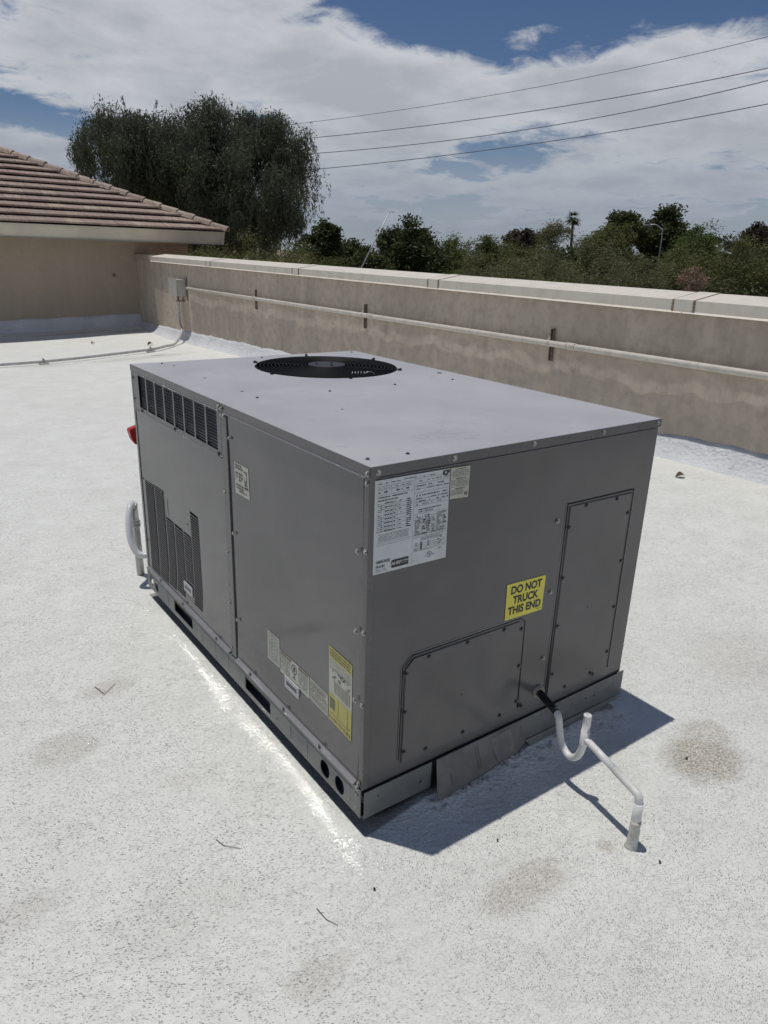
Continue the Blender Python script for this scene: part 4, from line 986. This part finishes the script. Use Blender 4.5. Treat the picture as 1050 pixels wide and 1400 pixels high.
leaf(680, 1150, .008, 'small dark seed on the roof between the unit shadow and the drain riser', .9, 'seed_pod', 'seed pod', MTWIG)
leaf(352, 487, .09, 'flat dry leaf on the roof behind the unit near the cant', .1)
leaf(127, 470, .08, 'pale dry leaf beside the roof conduit in front of the house', .5)
# roof cement lumps where the coating meets the curb at the near end
bm = B()
for k in range(70):
    x = random.uniform(.22, 1.12); y = -.02-abs(random.gauss(0, .035)); r = random.uniform(.003, .010); z = gz(x, y)
    m_ = Matrix.Translation((x, y, z+r*.1)) @ Matrix.Rotation(random.uniform(0, 3), 4, 'Z') @ Matrix.Diagonal((1.6, 1, .6, 1)); bmesh.ops.create_icosphere(bm, subdivisions=1, radius=r, matrix=m_)
for v in bm.verts: v.co += Vector((random.uniform(-1, 1), random.uniform(-1, 1), random.uniform(-1, 1)))*.0012
o = obj('coating_lumps', bm, MCRUST); o['kind'] = 'stuff'; o['label'] = 'lumps of dried roof coating along the near foot of the unit'; o['category'] = 'coating'

# ------------------------------------------------------------------ poles, lines
def tube_obj(name, pts, r, m, parent=None, seg=8, radii=None):
    bm = B(); tube(bm, pts, r, seg, radii=radii); return obj(name, bm, m, parent, origin=None if parent else pts[0])
p1, p2 = at(491, 372, 13), at(532, 291, 13); dirv = (p2-p1).normalized()
lm = thing('leaning_mast', 'thin pale leaning mast rising behind the parapet in front of the trees', 'mast', p1-dirv*6.2)
tube_obj('pole', [p1-dirv*6.2, p1, p2], 0, MPOLE, lm, 8, [.016, .013, .006]); tube_obj('tip', [p2, p2+Vector((.05, .0, .02)), p2+Vector((.10, 0, .012))], .005, MPOLE, lm)
lt, lb = at(905, 322, 46), at(900, 372, 46); lb = Vector((lt.x, lt.y, -4.3))
sl_ = thing('street_lamp', 'grey curved street lamp standing among the trees at the right', 'street lamp', lb)
arm_dir = (at(890, 310, 46)-at(905, 310, 46)).normalized()
tube_obj('pole', curve([lb, lb.lerp(lt, .6), lt, lt+Vector((0, 0, .35))+arm_dir*.12, lt+Vector((0, 0, .55))+arm_dir*.4, lt+Vector((0, 0, .56))+arm_dir*.7], 5), .035, MPOLE, sl_)
bm = B(); hp = lt+Vector((0, 0, .54))+arm_dir*.85; box(bm, hp-Vector((.14, .10, .04)), hp+Vector((.14, .10, .03)), 0, .02); obj('lamp_head', bm, MPOLE, sl_)
pole_top = at(300, 195, 62); pb0 = Vector((pole_top.x, pole_top.y, -4.2))
up_ = thing('utility_pole', 'wooden utility pole hidden behind the large weeping tree', 'utility pole', pb0)
tube_obj('pole', [pb0, pole_top+Vector((0, 0, 1.5))], 0, MWOOD, up_, 10, [.18, .12])
for (xa, ya_, xb, yb_, lab) in ((433, 166, 1050, 50, 'topmost faint power line crossing the sky'), (432, 188, 1050, 93, 'second power line from the top'), (426, 210, 1050, 110, 'third power line from the top'), (437, 231, 1050, 142, 'lowest power line crossing the sky')):
    # image curve: sags in between; the far end runs on to the pole, the near end past the frame
    mid = {50: (740, 118), 93: (740, 150), 110: (740, 174), 142: (740, 195)}[yb_]
    A = np.array([[xa**2, xa, 1], [mid[0]**2, mid[0], 1], [xb**2, xb, 1]], float); co = np.linalg.solve(A, np.array([ya_, mid[1], yb_], float))
    P = []
    for k in range(33):
        px = 300+k*(1300-300)/32; py = co[0]*px*px+co[1]*px+co[2]; dd = 62-(px-300)/1000*24; P.append(at(px, py, dd))
    tube_obj_ = tube_obj('power_line', P, .015 if yb_ == 50 else .022, MWIRE, None, 6); tag(tube_obj_, lab, 'power line', 'power lines across the sky')

# ------------------------------------------------------------------ trees
def leaf_mat(name, c1, c2, tr=.35):
    m = bpy.data.materials.new(name); m.use_nodes = True; t = NT(m.node_tree); t.n.clear()
    r = t.new('ShaderNodeNewGeometry').outputs['Random Per Island']; pos = t.new('ShaderNodeNewGeometry').outputs['Position']
    c = t.mix(r, c1, c2); c = t.mix(t.math('MULTIPLY', t.ramp(t.noise(pos, .8, 3), .4, .65), .5), c, tuple(q*.62 for q in c1))
    d = t.new('ShaderNodeBsdfPrincipled'); t.l.new(c, d.inputs['Base Color']); d.inputs['Roughness'].default_value = .6; d.inputs['Specular IOR Level'].default_value = .3
    tl = t.new('ShaderNodeBsdfTranslucent'); t.l.new(c, tl.inputs[0]); mx_ = t.new('ShaderNodeMixShader'); mx_.inputs[0].default_value = tr
    t.l.new(d.outputs[0], mx_.inputs[1]); t.l.new(tl.outputs[0], mx_.inputs[2]); o = t.new('ShaderNodeOutputMaterial'); t.l.new(mx_.outputs[0], o.inputs[0]); return m
LM = {'willow': leaf_mat('leaf_willow', (.10, .12, .072), (.16, .18, .115), .35), 'mesquite': leaf_mat('leaf_mesquite', (.14, .15, .052), (.20, .21, .08)), 'dark': leaf_mat('leaf_dark', (.065, .082, .028), (.11, .125, .045), .3),
      'olive': leaf_mat('leaf_olive', (.155, .16, .072), (.21, .215, .105)), 'brown': leaf_mat('leaf_brown', (.075, .06, .04), (.10, .085, .055), .2), 'bright': leaf_mat('leaf_bright', (.09, .13, .034), (.14, .175, .052)), 'dry': leaf_mat('leaf_dry', (.30, .20, .14), (.36, .26, .2), .2)}
MBARK = mat('bark', rough=.95, build=speckled((.07, .055, .042), (.11, .09, .07), 4, 1, .02))
def leaves(centres, radii, n, size, aspect, weep=0., rng=rng, flat=.75):
    """n leaf quads gathered round clump centres"""
    k = rng.integers(0, len(centres), n); c = centres[k]; r = radii[k][:, None]
    off = np.clip(rng.normal(0, .5, (n, 3)), -1.05, 1.05); off *= r; off[:, 2] *= flat
    p = c+off
    if weep: d = np.stack([rng.normal(0, .28, n), rng.normal(0, .28, n), -np.ones(n)], 1)
    else: d = rng.normal(0, 1, (n, 3)); d[:, 2] *= .6
    d /= np.linalg.norm(d, axis=1)[:, None]
    q = np.cross(d, rng.normal(0, 1, (n, 3))); q /= np.linalg.norm(q, axis=1)[:, None]+1e-9
    s = size*rng.uniform(.6, 1.35, n)[:, None]
    a, b_ = d*s, q*s*aspect
    return np.stack([p-a-b_*.25, p+b_*.9-a*.1, p+a, p-b_*.9-a*.1], 1)
def make_tree(name, label, base, blobs, lm_, n, size, aspect=.4, weep=0., nclump=90, clump=.5, trunk=.16, cat='tree', group=None, branches=10, shell=.62, seed=0):
    g = np.random.default_rng(1000+seed); rd = random.Random(seed)
    t = thing(name, label, cat, base, group); base = Vector(base)
    vol = np.array([b_[3]*b_[4]*b_[5] for b_ in blobs])**.7; ks = g.choice(len(blobs), nclump, p=vol/vol.sum()); C_ = []
    for k in ks:
        b_ = blobs[k]; v = g.normal(0, 1, 3); v /= np.linalg.norm(v); rr_ = g.uniform(shell**3, 1.0)**(1/3)
        rr_ *= g.uniform(.86, 1.12); C_.append([b_[0]+v[0]*b_[3]*rr_, b_[1]+v[1]*b_[4]*rr_, b_[2]+v[2]*b_[5]*rr_])
    C_ = np.array(C_); R_ = clump*g.uniform(.55, 1.4, nclump)
    if weep:
        Q = []
        # hanging strands: leaves strung below each clump
        m = n//14; k = g.integers(0, nclump, m); st = C_[k]+np.clip(g.normal(0, .55, (m, 3)), -1, 1)*R_[k][:, None]; ln = g.uniform(.5, 1.9, m)*weep
        drift = g.normal(0, .12, (m, 2))
        for j in range(14):
            f = g.uniform(0, 1, m); p = st.copy(); p[:, 2] -= ln*f; p[:, :2] += drift*f[:, None]+g.normal(0, .035, (m, 2))
            d = np.stack([g.normal(0, .3, m), g.normal(0, .3, m), -np.ones(m)], 1); d /= np.linalg.norm(d, axis=1)[:, None]
            q = np.cross(d, g.normal(0, 1, (m, 3))); q /= np.linalg.norm(q, axis=1)[:, None]; s = size*g.uniform(.6, 1.3, m)[:, None]
            a, b2 = d*s, q*s*aspect; Q.append(np.stack([p-a, p+b2, p+a, p-b2], 1))
        m = n//3; Q.append(leaves(C_, R_, m, size, aspect*1.2, 0, g)); Q = np.concatenate(Q)
    else: Q = leaves(C_, R_, n, size, aspect, 0, g)
    quads_mesh('crown', Q, LM[lm_], t, tuple(base))
    bm = B(); cen = Vector((float(np.mean([b_[0] for b_ in blobs])), float(np.mean([b_[1] for b_ in blobs])), float(min(b_[2]-b_[5]*.3 for b_ in blobs))))
    tube(bm, curve([base-Vector((0, 0, .3)), base.lerp(cen, .5)+Vector((rd.uniform(-.2, .2), rd.uniform(-.2, .2), 0)), cen], 4), 0, 8, radii=[trunk*(1.15-.5*i/8) for i in range(9)])
    for i in range(branches):
        e = Vector(C_[rd.randrange(nclump)]); s = base.lerp(cen, rd.uniform(.55, 1.0)); md = s.lerp(e, .5)+Vector((rd.uniform(-.3, .3), rd.uniform(-.3, .3), rd.uniform(.1, .5)))
        pp_ = curve([s, md, e], 4); tube(bm, pp_, 0, 5, radii=[trunk*.5*(1-.8*k/8) for k in range(9)])
    obj('trunk', bm, MBARK, t); return t
GZ = -4.3
def blob(px, py, d, rx, rz, ry=None):
    """crown lobe centred on the line of sight through a photo point, real distance d; radii given in metres"""
    p = at(px, py, d); return (p.x, p.y, p.z, rx, ry or rx, rz)
def px2m(px, d): return px*d/FPX/math.cos(.12)
# the large weeping tree
D = 34
bl = []
for (px, py, rx, rz_) in ((160, 195, 50, 42), (145, 165, 28, 26), (112, 208, 16, 14), (200, 170, 42, 28), (230, 205, 60, 58), (300, 180, 58, 42), (345, 175, 40, 30), (385, 190, 38, 28), (270, 250, 78, 60), (350, 245, 62, 62), (405, 205, 22, 24), (410, 240, 18, 22), (330, 290, 62, 40), (375, 290, 32, 30), (180, 240, 42, 26)):
    bl.append(blob(px, py+9, D+random.uniform(-1.5, 1.5), px2m(rx*.93, D), px2m(rz_*.86, D), px2m(rx, D)*1.1))
tb = at(300, 330, D); make_tree('weeping_tree', 'large dark weeping tree towering behind the tiled roof', (tb.x, tb.y, GZ), bl, 'willow', 190000, .062, .28, weep=.5, nclump=330, clump=.50, trunk=.30, branches=46, shell=.35, seed=1)
# smaller trees beyond the parapet: px, top y, half width px, distance, kind, label
TREES = [
 (352, 304, 58, 27, 'mesquite', 'light green mesquite below the weeping tree at its right', 1.0),
 (300, 330, 40, 26, 'mesquite', 'green bush-like mesquite beside the eave corner of the house', 1.0),
 (440, 300, 24, 52, 'dark', 'narrow dark tree with pointed top right of the weeping tree', .9),
 (478, 326, 26, 60, 'dark', 'low dark tree between the pointed tree and the leaning mast', 1.),
 (412, 338, 40, 40, 'mesquite', 'low green tree at the foot of the narrow pointed tree', 1.),
 (505, 334, 30, 38, 'dark', 'low dark bushy tree crossed by the leaning mast', 1.),
 (560, 288, 42, 42, 'dark', 'tall dense dark green tree right of the leaning mast', 1.1),
 (618, 317, 28, 48, 'bright', 'small round green tree just right of the tall dense tree', .8),
 (662, 311, 32, 46, 'mesquite', 'feathery green tree with a dark trunk above the brown bank', .8),
 (714, 309, 24, 66, 'brown', 'brownish dark tree left of the palm', .9),
 (765, 318, 62, 33, 'olive', 'wide grey-green feathery tree in front of the palm', 1.),
 (762, 297, 18, 34, 'olive', 'sparse airy treetop just left of the palm', .35),
 (838, 292, 30, 50, 'mesquite', 'green rounded tree right of the palm', 1.),
 (862, 288, 20, 52, 'dark', 'dark treetop between the rounded tree and the tallest right tree', .9),
 (915, 281, 30, 55, 'dark', 'tallest dark leafy tree at the right, behind the street lamp', 1.1),
 (962, 304, 30, 44, 'bright', 'fresh green feathery tree right of the tallest right tree', .9),
 (1012, 318, 40, 36, 'mesquite', 'spreading green tree near the right edge', 1.),
 (1040, 303, 22, 70, 'brown', 'dark reddish tree far back at the right edge', .9),
 (880, 335, 58, 34, 'olive', 'grey-green bush in front of the street lamp', 1.),
 (700, 336, 46, 30, 'olive', 'low olive-green bush left of the feathery wide tree', 1.),
 (1000, 372, 48, 28, 'dark', 'low dark bush just over the parapet at the right', 1.),
 (600, 350, 30, 60, 'dark', 'low dark bush at the foot of the tall dense tree', 1.),
 (1090, 320, 50, 40, 'dark', 'dark green tree just outside the right of the row', 1.),
 (640, 342, 44, 40, 'mesquite', 'low feathery green bush below the round green tree', 1.),
 (740, 338, 60, 44, 'mesquite', 'wide low green bush behind the olive feathery tree', 1.),
 (820, 322, 44, 42, 'olive', 'grey-green bush at the foot of the palm', 1.),
 (935, 328, 44, 38, 'mesquite', 'green bush to the right of the street lamp', 1.),
 (540, 350, 40, 50, 'mesquite', 'low green bush right behind the leaning mast', 1.),
 (450, 345, 44, 46, 'mesquite', 'low green bush under the pointed dark tree', 1.),
 (580, 328, 50, 62, 'dark', 'broad dark tree mass behind the tall dense tree', 1.),
 (690, 322, 50, 64, 'mesquite', 'broad olive tree behind the brownish dark tree', 1.),
 (800, 324, 50, 60, 'dark', 'broad dark tree behind the foot of the palm', 1.),
 (900, 318, 56, 64, 'mesquite', 'broad green tree behind the tallest right tree', 1.),
 (985, 312, 46, 58, 'dark', 'broad dark tree behind the spreading green tree', 1.),
 (1130, 330, 70, 34, 'mesquite', 'pale green tree beyond the right end of the row', 1.),
]
for i, (px, ty, hw, d, kd, lab, dn) in enumerate(TREES):
    rd = random.Random(50+i); W_ = px2m(hw*1.14, d); top = at(px, ty, d); H_ = top.z-GZ; bl = []
    n_ = 7; cz0 = top.z-W_*.55
    for k in range(n_):
        a = rd.uniform(0, 6.28); q = rd.uniform(.1, .62); lift = rd.uniform(-.9, .0)*W_
        r_ = W_*rd.uniform(.38, .58)
        bl.append((top.x+math.cos(a)*W_*q, top.y+math.sin(a)*W_*q, cz0+lift*.9, r_, r_, r_*.85))
    bl.append((top.x, top.y, top.z-W_*.46, W_*.40, W_*.40, W_*.36)); bl.append((top.x, top.y, top.z-W_*1.15, W_*1.0, W_*1.0, W_*.62)); bl.append((top.x, top.y, GZ+H_*.40, W_*1.0, W_*1.0, H_*.32))
    sz = .0020*d*(.9 if kd in ('olive', 'mesquite', 'bright') else 1.15)
    nl = int(min(36000, 13000+W_*6200)*dn)
    make_tree('tree' if kd != 'olive' else 'desert_tree', lab, (top.x, top.y, GZ), bl, kd, nl, sz, .30 if kd in ('olive', 'mesquite', 'bright') else .5, 0, nclump=int(80+W_*34), clump=.26+.11*W_, trunk=.05*W_+.04, branches=12, shell=.45, seed=20+i, group='trees beyond the parapet')
p_ = at(945, 385, 26); make_tree('dry_shrub', 'pale pinkish dry shrub just over the parapet at the right', (p_.x, p_.y, GZ+3.2), [(p_.x, p_.y, p_.z, .42, .42, .42)], 'dry', 1600, .05, .3, 0, nclump=30, clump=.2, trunk=.02, branches=6, seed=90, cat='shrub')
# palm
pt = at(784, 298, 70); pl = thing('palm_tree', 'tall thin fan palm rising above the tree line', 'palm', (pt.x, pt.y, GZ))
tube_obj('trunk', [(pt.x, pt.y, GZ), (pt.x+.1, pt.y, pt.z*.5), (pt.x, pt.y, pt.z)], 0, MBARK, pl, 8, [.16, .12, .11])
Q = []; g = np.random.default_rng(5)
for k in range(46):
    a = g.uniform(0, 6.28); e = g.uniform(-.75, 1.1); d0 = np.array([math.cos(a)*math.cos(e), math.sin(a)*math.cos(e), math.sin(e)]); L_ = g.uniform(.62, .98); sd = np.cross(d0, [0, 0, 1.]); sd /= np.linalg.norm(sd)
    c = np.array(pt)
    for j in range(9):
        f = (j-4)/4; tip = c+d0*L_*(1-.18*abs(f))+sd*f*.55*L_-np.array([0, 0, .35*L_*L_*(.6+abs(f)*.5)]); b0 = c+d0*L_*.35; wv = sd*.045
        Q.append([b0-wv, b0+wv, tip+wv*.2, tip-wv*.2])
quads_mesh('fronds', np.array(Q), LM['dark'], pl, (pt.x, pt.y, GZ))
# distant band of trees that reads as one mass along the horizon
g = np.random.default_rng(77); C_ = []
for k in range(900):
    a = YAW+g.uniform(-1.3, 1.3); d = g.uniform(95, 150); C_.append([CAM.x+d*math.sin(a), CAM.y+d*math.cos(a), -1.2+g.uniform(0, 2.9+.9*math.sin(a*17)+.6*math.sin(a*41))])
C_ = np.array(C_); Q = leaves(C_, np.full(900, 1.5), 42000, .30, .55, 0, g)
o = quads_mesh('distant_trees', Q, LM['dark'], None, (60, 80, 0), 'stuff'); o['label'] = 'distant low band of dark trees along the horizon'; o['category'] = 'trees'
